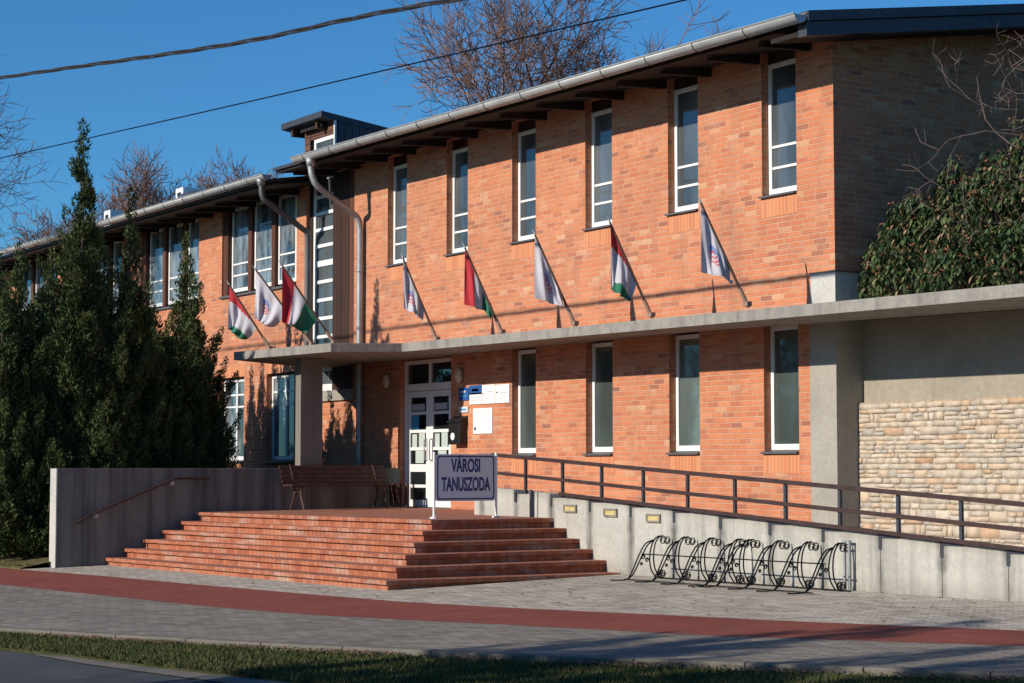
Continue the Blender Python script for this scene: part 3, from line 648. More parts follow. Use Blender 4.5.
gutter(-13.75, 7.58, 0.74, 7.44); gutter(-40, 7.52, -15.0, 7.43)
def bez(pts, n=6):
    out = []
    P = [Vector(p) for p in pts]
    for i in range(len(P)-1):
        a = P[max(i-1, 0)]; b = P[i]; c = P[i+1]; d = P[min(i+2, len(P)-1)]
        for j in range(n):
            t = j/n; out.append(0.5*((2*b)+(c-a)*t+(2*a-5*b+4*c-d)*t*t+(3*b-a-3*c+d)*t**3))
    out.append(P[-1]); return out
pp = MB(); pp.tube(bez([(-13.10, -1.22, 7.50), (-13.10, -1.21, 7.30), (-13.08, -1.17, 7.10), (-13.08, -1.02, 6.93), (-13.20, -0.30, 6.55), (-13.21, -0.14, 6.42), (-13.20, -0.10, 6.2)], 4)+[Vector((-13.20, -0.10, z)) for z in (5, 4, 3, 2, 0.93)], 0.062, 'grey_metal', 12)
for z in (5.4, 2.9): pp.tube([(-13.2, -0.1, z), (-13.2, -0.1, z+0.03)], 0.075, 'grey_metal', 12)
pp.tube([(-13.10, -1.22, 7.50), (-13.10, -1.22, 7.34)], [0.10, 0.07], 'grey_metal', 12); pp.build('downpipe', B, smooth=True)
pp = MB(); pp.tube(bez([(-15.27, -1.22, 7.40), (-15.27, -1.21, 7.24), (-15.27, -1.18, 7.02), (-15.28, -1.02, 6.90), (-15.42, -0.28, 6.50), (-15.44, -0.12, 6.40), (-15.45, -0.09, 6.2)], 4)+[Vector((-15.45, -0.09, z)) for z in (5, 4, 3, 2, 0.93)], 0.058, 'sill', 12)
pp.tube([(-15.27, -1.22, 7.40), (-15.27, -1.22, 7.25)], [0.10, 0.07], 'grey_metal', 12); pp.build('downpipe', B, smooth=True)
# roof vents and skylight dome
for x in (-29.2, -34.6): v_ = MB(); v_.box((x, 2.8, 8.0), (x+0.5, 3.2, 9.22), 'white'); v_.box((x+0.12, 2.79, 8.9), (x+0.36, 2.8, 9.1), 'black'); v_.build('roof_vent', B)
v_ = MB(); n = 10
v_.tube([(-28.0, 3.0, 8.0), (-28.0, 3.0, 8.7), (-28.0, 3.0, 8.95), (-28.0, 3.0, 9.08)], [0.8, 0.75, 0.5, 0.1], 'glass', 16); v_.build('skylight', B, smooth=True)

# concrete pieces of the building
c_ = MB()
poly = [(-12.9, -2.85), (-9.75, -2.50), (-9.52, -1.25), (9.0, -1.25), (9.0, 0.62), (0.002, 0.62), (0.002, 0.02), (-15.2, 0.02)]
zc_ = [3.61, 3.61, 3.64, 3.50, 3.50, 3.64, 3.64, 3.64]
c_.hexa(poly, zc_, [q+0.15 for q in zc_], 'canopy')
c_.build('canopy', B, bevel=0.006)
c_ = MB(); c_.box((-0.52, -0.004, -0.1), (0.004, 0.49, 3.64), 'concrete'); c_.build('pilaster', B, bevel=0.005)
c_ = MB(); c_.box((-0.48, -0.006, 3.792), (0.006, 0.5, 4.27), 'block'); c_.box((-0.49, -0.03, 4.27), (0.03, 0.5, 4.285), 'sill'); c_.build('corner_block', B)

# ================================================================ STONE WALL with concrete band
SW = thing('stone_wall', 'pale rubble stone wall under a plain concrete band, right of the concrete pilaster', 'wall', (4, 0.5, 0))
s_ = MB(); s_.hexa([(0.006, 0.47), (9, 0.47), (9, 0.8), (0.006, 0.8)], [2.5]*4, [3.63, 3.485, 3.485, 3.63], 'band'); s_.build('concrete_band', SW)
s_ = MB(); s_.box((0.007, 0.39, -0.1), (9, 0.8, 2.52), 'mortar'); s_.build('mortar_bed', SW)
rn = random.Random(11); V = []; F = []; RV = []
z = -0.05
while z < 2.46:
    h = rn.choice((0.05, 0.06, 0.075, 0.09, 0.11, 0.14)); h = min(h, 2.53-z)
    x = -0.16+rn.uniform(-0.1, 0)
    while x < 9:
        wd = rn.uniform(0.10, 0.36); hh = h
        parts = [(x, z, wd, h)]
        if h > 0.085 and rn.random() < 0.45: parts = [(x, z, wd, h*0.5), (x+rn.uniform(0, 0.05), z+h*0.52, wd-0.03, h*0.46)]
        if rn.random() < 0.1: parts = [(x, z, wd*0.5-0.01, h), (x+wd*0.5, z, wd*0.5-0.01, h)]
        for (a, b, ww, h2) in parts:
            g0 = 0.003; pr = rn.uniform(0.005, 0.018); j = lambda q=0.009: rn.uniform(-q, q)
            o = [(a+g0+j(), b+g0+j()), (a+ww/2, b+g0+j()), (a+ww-g0+j(), b+g0+j()), (a+ww-g0+j(), b+h2-g0+j()), (a+ww/2+j(), b+h2-g0+j()), (a+g0+j(), b+h2-g0+j())]
            cx, cz = a+ww/2, b+h2/2; i = len(V)
            V += [(max(p[0], -0.195), 0.388, p[1]) for p in o]
            V += [(max(cx+(p[0]-cx)*0.992, -0.19), 0.388-pr+j(0.0015), cz+(p[1]-cz)*0.975) for p in o]
            rv = rn.random()
            for k in range(6): F.append((i+k, i+(k+1) % 6, i+6+(k+1) % 6, i+6+k)); RV.append(rv)
            F.append((i+6, i+7, i+10, i+11)); F.append((i+7, i+8, i+9, i+10)); RV += [rv, rv]
        x += wd
    z += h
numesh('stone_facing', np.array(V), np.array(F), 'stone', np.array(RV), SW)
# flat roof terrace behind the stone wall (carries the shrub)
FR = thing('flat_roof_annex', 'low flat roofed annex behind the stone wall, carrying a planted roof', 'building', (4.5, 3, 0))
f_ = MB(); f_.box((0.01, 0.81, -0.1), (9, 7, 3.60), 'render'); f_.build('wall', FR)
f_ = MB(); f_.box((0.012, 0.625, 3.602), (9, 7, 3.76), 'verge'); f_.build('planted_roof', FR)

# ================================================================ STEPS and terrace
ST = thing('entrance_steps', 'broad flight of six weathered red brick steps wrapping the corner of the brick terrace', 'steps', (-6, -3, 0))
hl = [0.89-0.148*i for i in range(6)]; hc = [0.925-0.143*i for i in range(6)]; hr = [0.92-0.14*i for i in range(5)]+[0.20]
for i in range(6):
    yl = -4.07-0.325*i; XL = -11.76; xc = -4.20+0.33*i; yc = -3.78-0.325*i; xr = -4.20+0.33*i
    for kind in (0, 1):
        ins = 0.0 if kind else 0.048; e = 0.056
        xy = [(-11.76 if i == 0 else XL, -0.0 if i == 0 else -3.0)]+[(XL, yl+ins), (xc-ins, yc+ins), (xr-ins, -1.69)]
        zt = [0.93 if i == 0 else hl[i]]+[hl[i], hc[i], hr[i]]
        if i == 0: xy += [(-6.42, -1.69), (-6.42, -0.0)]; zt += [0.925, 0.93]
        else: xy += [(-6.42, -1.69), (-6.42, -3.0)]; zt += [hr[i], hl[i]]
        if kind:
            mb = MB(); mb.hexa(xy, [q-e for q in zt], zt, 'riser', 'tread'); mb.build('step_tread' if i else 'terrace_floor', ST, bevel=0.005)
        else:
            mb = MB(); mb.hexa(xy, [-0.15]*len(xy), [q-e-0.003 for q in zt], 'riser'); mb.build('step_riser', ST)
# loose mortar remnants: none. Ramp floor behind the ramp wall
RF = MB(); RF.hexa([(-6.43, -1.58), (9, -1.58), (9, 0.0), (-6.43, 0.0)], [-0.1]*4, [0.92, 0.16, 0.16, 0.92], 'pavers'); tag(RF.build('ramp_floor'), kind='structure')

# ================================================================ RETAINING WALL left of the steps
RW = thing('retaining_wall', 'dark stained concrete wall left of the brick steps with a sunlit narrow end', 'wall', (-11.85, -3.3, 0))
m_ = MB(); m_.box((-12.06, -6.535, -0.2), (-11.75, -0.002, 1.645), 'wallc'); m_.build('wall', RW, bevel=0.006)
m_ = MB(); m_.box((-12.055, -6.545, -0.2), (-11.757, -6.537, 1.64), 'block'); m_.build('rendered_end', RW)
m_ = MB(); m_.tube(bez([(-11.67, -6.25, 0.72), (-11.67, -5.9, 0.90), (-11.67, -4.55, 1.44), (-11.67, -4.40, 1.475), (-11.67, -3.85, 1.475)], 4), 0.021, 'rail', 8)
for yy, zz in ((-5.85, 0.90), (-4.5, 1.44)): m_.tube([(-11.75, yy, zz-0.05), (-11.68, yy, zz-0.05), (-11.67, yy, zz)], 0.012, 'grey_metal', 6); m_.box((-11.75, yy-0.04, zz-0.09), (-11.744, yy+0.04, zz-0.01), 'grey_metal')
m_.build('handrail', RW, smooth=False)
CP = thing('concrete_pillar', 'slim concrete blade pillar behind the bench holding up the canopy', 'pillar', (-11.86, -1.7, 1.645))
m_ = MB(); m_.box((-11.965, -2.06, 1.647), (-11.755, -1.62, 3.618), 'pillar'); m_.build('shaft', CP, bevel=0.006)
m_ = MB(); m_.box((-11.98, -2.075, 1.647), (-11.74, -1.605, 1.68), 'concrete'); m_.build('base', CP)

# ================================================================ RAMP WALL, railing, wall lights
wt = lambda x: 1.30-0.0555*(x+4.75)
PX = [-4.91+0.976*i for i in range(15)]
RWL = thing('ramp_wall', 'light concrete ramp wall streaked with dark stains behind the bicycle racks', 'wall', (2, -1.62, 0.2))
m_ = MB(); xs_ = [-4.62]+[p-0.33 for p in PX if p-0.33 > -4.4]+[9.2]
for a, b in zip(xs_, xs_[1:]):
    xy = [(a+0.004, -1.70), (b-0.004, -1.70), (b-0.004, -1.56), (a+0.004, -1.56)]; m_.hexa(xy, [-0.2]*4, [wt(a), wt(b), wt(b), wt(a)], 'rampc')
m_.build('wall_panel', RWL, bevel=0.006)
m_ = MB(); xy = [(-6.44, -1.685), (-4.66, -1.685), (-4.66, -1.56), (-6.44, -1.56)]; m_.hexa(xy, [0.7]*4, [1.37, 1.30, 1.30, 1.37], 'rampc'); m_.build('upper_wall', RWL, bevel=0.006)
m_ = MB(); m_.box((-4.60, -1.66, -0.2), (9.1, -1.60, 0.5), 'black')
for a in xs_[1:-1]: m_.box((a-0.004, -1.69, 0.1), (a+0.004, -1.6, wt(a)-0.01), 'black')
m_.build('joint_filler', RWL)
RL = thing('ramp_railing', 'dark brown steel ramp railing with three flat rails descending to the right', 'railing', (2, -1.68, 1.0))
rt_ = lambda x: 1.85-0.0555*(x+5.75)
for x in PX:
    m_ = MB(); m_.box((x-0.021, -1.745, wt(x)-0.02), (x+0.021, -1.705, rt_(x)+0.01), 'post'); m_.build('post', RL, bevel=0.003)
    m_ = MB(); m_.box((x-0.33, -1.712, wt(x)-0.035), (x-0.02, -1.702, wt(x)+0.012), 'post'); m_.box((x-0.35, -1.708, wt(x)-0.17), (x-0.30, -1.702, wt(x)+0.006), 'post'); m_.build('bracket', RL)
for off, xa, w_, h_ in ((0, -5.8, 0.03, 0.054), (-0.27, -5.8, 0.03, 0.050), (-0.475, -3.98, 0.03, 0.048)):
    m_ = MB(); m_.bar((xa, -1.762, rt_(xa)+off), (9.2, -1.762, rt_(9.2)+off), w_, h_, 'rail'); m_.build('rail', RL, bevel=0.004)
m_ = MB(); m_.tube([(-4.76, -1.73, 0.9), (-4.76, -1.73, 1.33)], 0.024, 'post', 8); m_.build('end_post', RL)
for k, (xa, xb, z0, z1) in enumerate(((-3.92, -3.60, 1.01, 1.125), (-2.92, -2.61, 0.97, 1.085), (-1.93, -1.62, 0.915, 1.03))):
    L = thing('wall_light', ['yellow lensed bulkhead light set in the ramp wall nearest the sign', 'middle one of the three small bulkhead lights in the ramp wall', 'yellow lensed bulkhead light in the ramp wall nearest the bicycle racks'][k], 'light', (xa, -1.7, z0), 'bulkhead lights in the ramp wall')
    m_ = MB(); t = 0.025
    for a, b in (((xa, z0), (xb, z0+t)), ((xa, z1-t), (xb, z1)), ((xa, z0+t), (xa+t, z1-t)), ((xb-t, z0+t), (xb, z1-t))): m_.box((a[0], -1.728, a[1]), (b[0], -1.701, b[1]), 'lensframe')
    m_.build('frame', L)
    m_ = MB(); m_.box((xa+t, -1.715, z0+t), (xb-t, -1.701, z1-t), 'lens'); m_.build('lens', L)

# ================================================================ SIGN
SG = thing('name_sign', 'grey VÁROSI TANUSZODA name sign on two white posts at the top of the steps', 'sign', (-4.85, -2.83, 0.93))
def rrect(x, y0, y1, z0, z1, r, n=5):
    pts = []
    for (cy, cz, a0) in ((y1-r, z1-r, 0), (y0+r, z1-r, 90), (y0+r, z0+r, 180), (y1-r, z0+r, 270)):
        for j in range(n+1): a = R(a0+90*j/n); pts.append((x, cy+r*math.cos(a), cz+r*math.sin(a)))
    return pts
def plate(mb, x0, x1, y0, y1, z0, z1, r, m):
    a = rrect(x0, y0, y1, z0, z1, r); b = rrect(x1, y0, y1, z0, z1, r); n = len(a); mb.poly(b, m); mb.poly(a[::-1], m)
    for j in range(n): q = (j+1) % n; mb.poly([a[j], a[q], b[q], b[j]], m)
SY0, SY1, SZ0, SZ1 = -3.32, -2.30, 1.17, 1.85
m_ = MB(); plate(m_, -4.87, -4.845, SY0, SY1, SZ0, SZ1, 0.05, 'signface'); sp = m_.build('panel', SG)
m_ = MB(); o_ = rrect(-4.842, SY0+0.022, SY1-0.022, SZ0+0.022, SZ1-0.022, 0.045); i_ = rrect(-4.842, SY0+0.042, SY1-0.042, SZ0+0.042, SZ1-0.042, 0.035)
for j in range(len(o_)): q = (j+1) % len(o_); m_.poly([o_[j], o_[q], i_[q], i_[j]], 'ink')
m_.build('border', sp)
for yy in (SY0-0.02, SY1+0.02):
    m_ = MB(); m_.tube([(-4.86, yy, 0.93), (-4.86, yy, 1.88)], 0.02, 'white', 10); m_.tube([(-4.86, yy, 0.92), (-4.86, yy, 0.945)], 0.06, 'white', 12); m_.build('post', SG)
def text_mesh(txt, name, loc, size, sx, mat, parent, bold=0.02, rot=(R(90), 0, R(90))):
    cu = bpy.data.curves.new(name, 'FONT'); cu.body = txt; cu.size = size; cu.align_x = 'CENTER'; cu.align_y = 'BOTTOM'; cu.extrude = 0.0015; cu.offset = bold*size
    to = bpy.data.objects.new(name, cu); C.objects.link(to); dg = bpy.context.evaluated_depsgraph_get(); dg.update()
    me = bpy.data.meshes.new_from_object(to.evaluated_get(dg)); bpy.data.objects.remove(to)
    mt = Matrix.Translation(loc) @ Matrix.Rotation(rot[2], 4, 'Z') @ Matrix.Rotation(rot[0], 4, 'X') @ Matrix.Diagonal((sx, 1, 1, 1)); me.transform(mt)
    me.materials.clear(); me.materials.append(M[mat]); o = bpy.data.objects.new(name, me); C.objects.link(o)
    o.parent = parent; o.matrix_parent_inverse = Matrix.Identity(4)
    return o
text_mesh('VÁROSI', 'lettering', (-4.8425, -2.81, 1.545), 0.265, 0.55, 'ink', sp, 0.03)
text_mesh('TANUSZODA', 'lettering', (-4.8425, -2.81, 1.268), 0.275, 0.49, 'ink', sp, 0.03)

# ================================================================ BENCH
BN = thing('park_bench', 'dark brown slatted park bench with cast legs on the brick terrace against the grey wall', 'bench', (-11.35, -1.5, 0.92))
y0, y1 = -2.58, -0.48
m_ = MB()
for k, (xx, zz) in enumerate(((-11.42, 1.42), (-11.46, 1.50), (-11.50, 1.58), (-11.54, 1.66))): m_.bar((xx, y0, zz), (xx, y1, zz), 0.028, 0.066, 'benchwood', up=(-0.35, 0, 1))
m_.build('backrest', BN, bevel=0.004)
m_ = MB()
for xx in (-11.36, -11.28, -11.20, -11.12, -11.04): m_.bar((xx, y0, 1.345-(xx+11.36)*-0.02), (xx, y1, 1.345-(xx+11.36)*-0.02), 0.066, 0.032, 'benchwood')
m_.build('seat', BN, bevel=0.004)
for yy in (y0+0.22, y1-0.22):
    m_ = MB(); m_.tube(bez([(-10.98, yy, 0.93), (-11.02, yy, 1.02), (-11.10, yy, 1.18), (-11.06, yy, 1.32)], 4), 0.022, 'castiron', 8)
    m_.tube(bez([(-11.50, yy, 0.93), (-11.44, yy, 1.04), (-11.36, yy, 1.18), (-11.40, yy, 1.32), (-11.46, yy, 1.50), (-11.56, yy, 1.70)], 4), 0.022, 'castiron', 8)
    m_.bar((-11.44, yy, 1.315), (-11.02, yy, 1.315), 0.04, 0.03, 'castiron'); m_.tube(bez([(-11.38, yy, 1.2), (-11.24, yy, 1.25), (-11.1, yy, 1.2)], 4), 0.014, 'castiron', 6)
    m_.build('leg', BN, smooth=False)
    m_ = MB(); m_.tube(bez([(-11.46, yy, 1.52), (-11.30, yy, 1.56), (-11.10, yy, 1.54), (-11.02, yy, 1.46), (-11.08, yy, 1.36)], 4), 0.018, 'castiron', 8); m_ = None
LBX = thing('waste_bin', 'dark brown slatted litter bin beside the right end of the bench', 'bin', (-11.35, -0.25, 0.92))
m_ = MB()
for k in range(10):
    a = 2*math.pi*k/10; m_.bar((-11.35+0.15*math.cos(a), -0.27+0.15*math.sin(a), 0.98), (-11.35+0.17*math.cos(a), -0.27+0.17*math.sin(a), 1.38), 0.07, 0.02, 'benchwood', up=(math.cos(a), math.sin(a), 0))
m_.build('slats', LBX)
m_ = MB(); m_.tube([(-11.35, -0.27, 0.95), (-11.35, -0.27, 1.34)], 0.13, 'black', 14); m_.build('liner', LBX)

# ================================================================ WALL ITEMS
def board(name, label, cat, x0, x1, z0, z1, m, bars, group=None, t=0.018):
    o = thing(name, label, cat, ((x0+x1)/2, 0, z0), group); m_ = MB(); m_.box((x0, -0.004-t, z0), (x1, -0.004, z1), m); pn = m_.build('panel', o, bevel=0.002)
    m_ = MB()
    for (u0, u1, v0, v1, mm) in bars: m_.box((x0+(x1-x0)*u0, -0.0065-t, z0+(z1-z0)*v0), (x0+(x1-x0)*u1, -0.004-t, z0+(z1-z0)*v1), mm)
    m_.build('print', o); return o
board('wall_sign', 'small square dark blue board with two pale lines beside the door', 'sign', -9.66, -9.33, 2.83, 3.05, 'blue', [(0.25, 0.7, 0.62, 0.76, 'signface'), (0.15, 0.85, 0.3, 0.42, 'lightblue')])
gl = 'information boards beside the entrance'
board('information_board', 'white information board with a blue header, left of three in a row', 'sign', -9.30, -8.90, 2.75, 3.08, 'paper', [(0, 1, 0.52, 1, 'blue'), (0.2, 0.75, 0.68, 0.82, 'paper'), (0.05, 1, 0.52, 0.6, 'lightblue'), (0.1, 0.8, 0.34, 0.38, 'greyink'), (0.1, 0.9, 0.2, 0.24, 'greyink')], gl)
board('information_board', 'all white information board, middle of three in a row', 'sign', -8.885, -8.475, 2.75, 3.075, 'paper', [(0.4, 0.85, 0.6, 0.66, 'palegreen'), (0.05, 0.12, 0.5, 0.58, 'fred'), (0.15, 0.85, 0.4, 0.43, 'greyink'), (0.15, 0.7, 0.25, 0.28, 'greyink')], gl)
board('information_board', 'white information board with a small dark mark, right of three in a row', 'sign', -8.46, -8.02, 2.75, 3.065, 'paper', [(0.08, 0.2, 0.55, 0.62, 'ink'), (0.35, 0.85, 0.52, 0.57, 'greyink'), (0.15, 0.85, 0.36, 0.39, 'greyink'), (0.15, 0.75, 0.22, 0.25, 'greyink')], gl)
board('wall_sign', 'tiny pale blue plate under the dark blue board', 'sign', -9.65, -9.36, 2.62, 2.72, 'signface', [(0.15, 0.85, 0.35, 0.65, 'lightblue')])
board('notice_sheet', 'large white notice sheet under the row of information boards', 'notice', -9.19, -8.57, 2.24, 2.68, 'paper', [(0.3, 0.85, 0.86, 0.88, 'greyink'), (0.3, 0.6, 0.6, 0.62, 'greyink'), (0.06, 0.16, 0.14, 0.26, 'ink'), (0.3, 0.8, 0.45, 0.46, 'greyink')], t=0.01)
MBX = thing('mailbox', 'black wall mailbox with a round white sticker right of the door', 'mailbox', (-9.6, 0, 2.05))
m_ = MB(); m_.hexa([(-9.78, -0.16), (-9.40, -0.16), (-9.40, -0.004), (-9.78, -0.004)], [2.06]*4, [2.44, 2.44, 2.50, 2.50], 'black'); m_.build('body', MBX, bevel=0.006)
m_ = MB(); m_.hexa([(-9.80, -0.19), (-9.38, -0.19), (-9.38, -0.004), (-9.80, -0.004)], [2.442, 2.442, 2.505, 2.505], [2.46, 2.46, 2.56, 2.56], 'black'); m_.build('lid', MBX)
m_ = MB(); m_.tube([(-9.62, -0.161, 2.20), (-9.62, -0.172, 2.20)], 0.065, 'paper', 16); m_.build('sticker', MBX)
for k, x in enumerate((-9.62, -12.23)):
    L = thing('wall_lamp', ['oval wall lamp right of the door above the blue board', 'oval wall lamp on the shaded brick left of the door'][k], 'lamp', (x, 0, 3.26), 'oval lamps beside the entrance')
    m_ = MB(); m_.tube([(x, -0.004, 3.27), (x, -0.03, 3.27)], 0.11, 'lensframe', 16)
    for q in range(len(m_.v)): v = m_.v[q]; m_.v[q] = (v[0], v[1], 3.27+(v[2]-3.27)*1.35)
    m_.build('backplate', L)
    m_ = MB(); m_.tube([(x, -0.03, 3.27), (x, -0.07, 3.27), (x, -0.095, 3.27), (x, -0.105, 3.27)], [0.10, 0.09, 0.06, 0.01], 'lampglass', 16)
    for q in range(len(m_.v)): v = m_.v[q]; m_.v[q] = (v[0], v[1], 3.27+(v[2]-3.27)*1.4)
    m_.build('diffuser', L, smooth=True)

# ================================================================ FLAGS
def flag(base, tip, kind, seed, label, drop=0.95, hoist=0.85, sway=0.12, mode=0, width=0.25):
    width += 0.17; hoist += 0.08
    base = Vector(base); tip = Vector(tip); d = (tip-base).normalized()
    T = thing('flagpole_with_flag', label, 'flag', tuple(base), 'flags along the front edge of the canopy')
    m_ = MB(); m_.tube([base, tip], [0.021, 0.015], 'pole', 8); m_.build('pole', T)
    m_ = MB(); m_.tube([tip, tip+d*0.10], [0.018, 0.003], 'grey_metal', 8); m_.build('finial', T)
    m_ = MB(); m_.tube([base-d*0.06+Vector((0, 0, 0.0)), base+d*0.22], 0.03, 'bronze', 8); m_.box((base.x-0.05, base.y-0.03, base.z-0.03), (base.x+0.05, base.y+0.05, base.z+0.03), 'bronze'); m_.build('socket', T)
    rn = random.Random(seed); NS, NT_ = 26, 30; ph = rn.uniform(0, 6); ph2 = rn.uniform(0, 6)
    V = []; Fc = []; Mi = []
    hor = Vector((d.x, d.y, 0)).normalized(); side = Vector((-hor.y, hor.x, 0))
    F0 = tip+Vector((0.01, 0.0, -drop)); F1 = F0-hor*width+Vector((0, 0, -sway))
    for i in range(NS+1):
        s = i/NS; H = tip-d*hoist*s
        for j in range(NT_+1):
            t = j/NT_; F = F0.lerp(F1, s)
            p = H.lerp(F, t); p.z -= 0.10*math.sin(math.pi*t)*(0.3+s)
            amp = 0.055*min(1, t*3)*(0.5+0.5*s)
            p += side*(amp*math.sin(s*9+ph+t*2.0)+amp*0.5*math.sin(s*19+ph2-t*3))-hor*(0.02*math.sin(s*13+ph2)*t)
            V.append(tuple(p))
    for i in range(NS):
        for j in range(NT_):
            a = i*(NT_+1)+j; Fc.append((a, a+1, a+NT_+2, a+NT_+1)); s = (i+.5)/NS; t = (j+.5)/NT_
            if kind == 'tri':
                v = s if mode == 0 else 0.10+0.75*t*(0.6+0.4*s)+0.15*s
                a_, b_ = (0.34, 0.66) if mode == 0 else (0.25, 0.56); k = 0 if v < a_ else 1 if v < b_ else 2
            else:
                k = 1; u = (s-0.44)/0.14; q = (t-0.46)/0.19; rr2 = u*u+q*q
                if rr2 < 1: k = 3 if q < -0.35 and rr2 > 0.3 else 0 if (int((u+1)*4)+int((q+1)*4)) % 2 == 0 else 1
            Mi.append(k)
    me = bpy.data.meshes.new('flag_cloth'); me.from_pydata(V, [], Fc)
    for m in ('fred', 'fwhite', 'fgreen', 'fblue'): me.materials.append(M[m])
    me.polygons.foreach_set('material_index', Mi); me.polygons.foreach_set('use_smooth', [True]*len(Fc)); me.update()
    o = bpy.data.objects.new('flag_cloth', me); C.objects.link(o); o.parent = T; o.matrix_parent_inverse = Matrix.Translation(-base)
    return T
bz = 3.81
flag((-11.76, -2.68, 3.78), (-12.30, -3.22, 4.92), 'tri', 1, 'red white and green flag, leftmost of all over the canopy tip', mode=1, drop=0.8, width=-0.05)
flag((-10.43, -2.52, 3.78), (-11.20, -3.22, 5.09), 'crest', 2, 'white crested flag between two tricolours on the left of the canopy', drop=0.85, width=0.0)
flag((-9.80, -2.42, 3.78), (-10.12, -3.24, 5.07), 'tri', 3, 'red white and green flag in front of the tall stair window', drop=0.95, hoist=1.0, mode=0, width=0.08)
flag((-8.46, -1.19, bz), (-8.73, -1.68, 5.16), 'crest', 4, 'white crested flag on the wall right of the downpipe', drop=0.85, width=0.12)
flag((-6.43, -1.19, bz), (-6.70, -1.70, 5.13), 'tri', 5, 'red and dark green flag above the information boards', drop=0.9, hoist=1.0, mode=0, width=0.22)
flag((-4.40, -1.19, bz), (-4.69, -1.70, 5.13), 'crest', 6, 'wide hanging white flag with red crest, middle of the long facade', drop=0.95, width=0.36, sway=0.16)
flag((-2.51, -1.19, bz), (-2.70, -1.75, 5.10), 'tri', 7, 'slim tricolour flag with its red edge along the pole, second from the right', mode=1, drop=0.95, width=0.05)
flag((-0.41, -1.19, bz), (-0.68, -1.73, 5.14), 'crest', 8, 'white crested flag nearest the building corner, rightmost of all', drop=0.92, width=0.26, sway=0.10)

# ================================================================ BICYCLE RACKS
def hoop(x, g):
    m_ = MB(); z = g; Y = lambda a: -2.45+a
    def off(path, dy, dz): return [(x, p[0]+dy, p[1]+dz) for p in path]
    r = 0.0095
    P3 = lambda pts: [(x, q.y, q.z) for q in bez([(0, Y(a), z+c) for a, c in pts], 6)]
    m_.tube(P3([(-0.26, 0.012), (-0.02, 0.012), (0.07, 0.09), (0.22, 0.36), (0.32, 0.48), (0.46, 0.525)]), r, 'iron', 6)
    m_.tube(P3([(0.0, 0.012), (0.11, 0.09), (0.27, 0.35), (0.35, 0.46), (0.46, 0.525)]), r, 'iron', 6)
    m_.tube(P3([(0.60, 0.572), (0.53, 0.555), (0.465, 0.46), (0.44, 0.30), (0.46, 0.15), (0.53, 0.03)]), r, 'iron', 6)
    m_.tube(P3([(0.54, 0.575), (0.46, 0.53), (0.40, 0.42), (0.375, 0.27), (0.40, 0.13), (0.48, 0.022)]), r, 'iron', 6)
    m_.build('hoop', PAR)
    s = MB()
    def curl(cy, cz, r0, turns=1.6, a0=0):
        s.tube([(x, cy+(r0*(1-0.55*k/22))*math.cos(a0+turns*6.283*k/22), cz+(r0*(1-0.55*k/22))*math.sin(a0+turns*6.283*k/22)) for k in range(23)], 0.0075, 'iron', 5)
    curl(Y(0.60), z+0.515, 0.058); curl(Y(0.67), z+0.515, 0.055, 1.6, 3.1); s.build('top_scroll', PAR); s = MB(); curl(Y(0.54), z+0.07, 0.055); curl(Y(0.59), z+0.075, 0.055, 1.6, 3.1); s.build('foot_scroll', PAR); s = MB()
    curl(Y(0.27), z+0.30, 0.032); curl(Y(0.33), z+0.26, 0.028); curl(Y(0.24), z+0.21, 0.02)
    s.build('scroll', PAR)
for k, (hx, lab) in enumerate((((-1.38, -0.84, -0.30, 0.25), 'black wrought iron bicycle rack with scrolled hoops, nearer the steps'), ((0.47, 1.02, 1.55, 2.10), 'black wrought iron bicycle rack with scrolled hoops, nearer the pale post'))):
    PAR = thing('bicycle_rack', lab, 'bicycle rack', (hx[0], -2.1, gz(hx[0], -2.1)), 'bicycle racks along the ramp wall')
    for x in hx: hoop(x, gz(x, -2.2)+0.003)
    m_ = MB(); g0 = gz(hx[0], -2.2); g1 = gz(hx[3], -2.2)
    m_.tube([(hx[0]-0.05, -2.17, g0+0.34), (hx[3]+0.05, -2.17, g1+0.34)], 0.009, 'iron', 6); m_.tube([(hx[0]-0.1, -1.88, g0+0.02), (hx[3]+0.15, -1.88, g1+0.02)], 0.011, 'iron', 6)
    m_.tube([(hx[0]-0.1, -2.42, g0+0.015), (hx[3]+0.1, -2.42, g1+0.015)], 0.009, 'iron', 6); m_.build('tie_bar', PAR)
PS = thing('steel_post', 'short pale steel post with a flat cap right of the bicycle racks', 'post', (2.08, -1.8, 0.2))
m_ = MB(); m_.box((2.05, -1.80, 0.18), (2.075, -1.775, 0.78), 'grey_metal'); m_.box((2.13, -1.80, 0.18), (2.155, -1.775, 0.78), 'grey_metal'); m_.build('upright', PS)
m_ = MB(); m_.box((2.045, -1.805, 0.78), (2.16, -1.77, 0.80), 'grey_metal'); m_.box((2.075, -1.795, 0.70), (2.13, -1.78, 0.72), 'grey_metal'); m_.build('cap', PS)

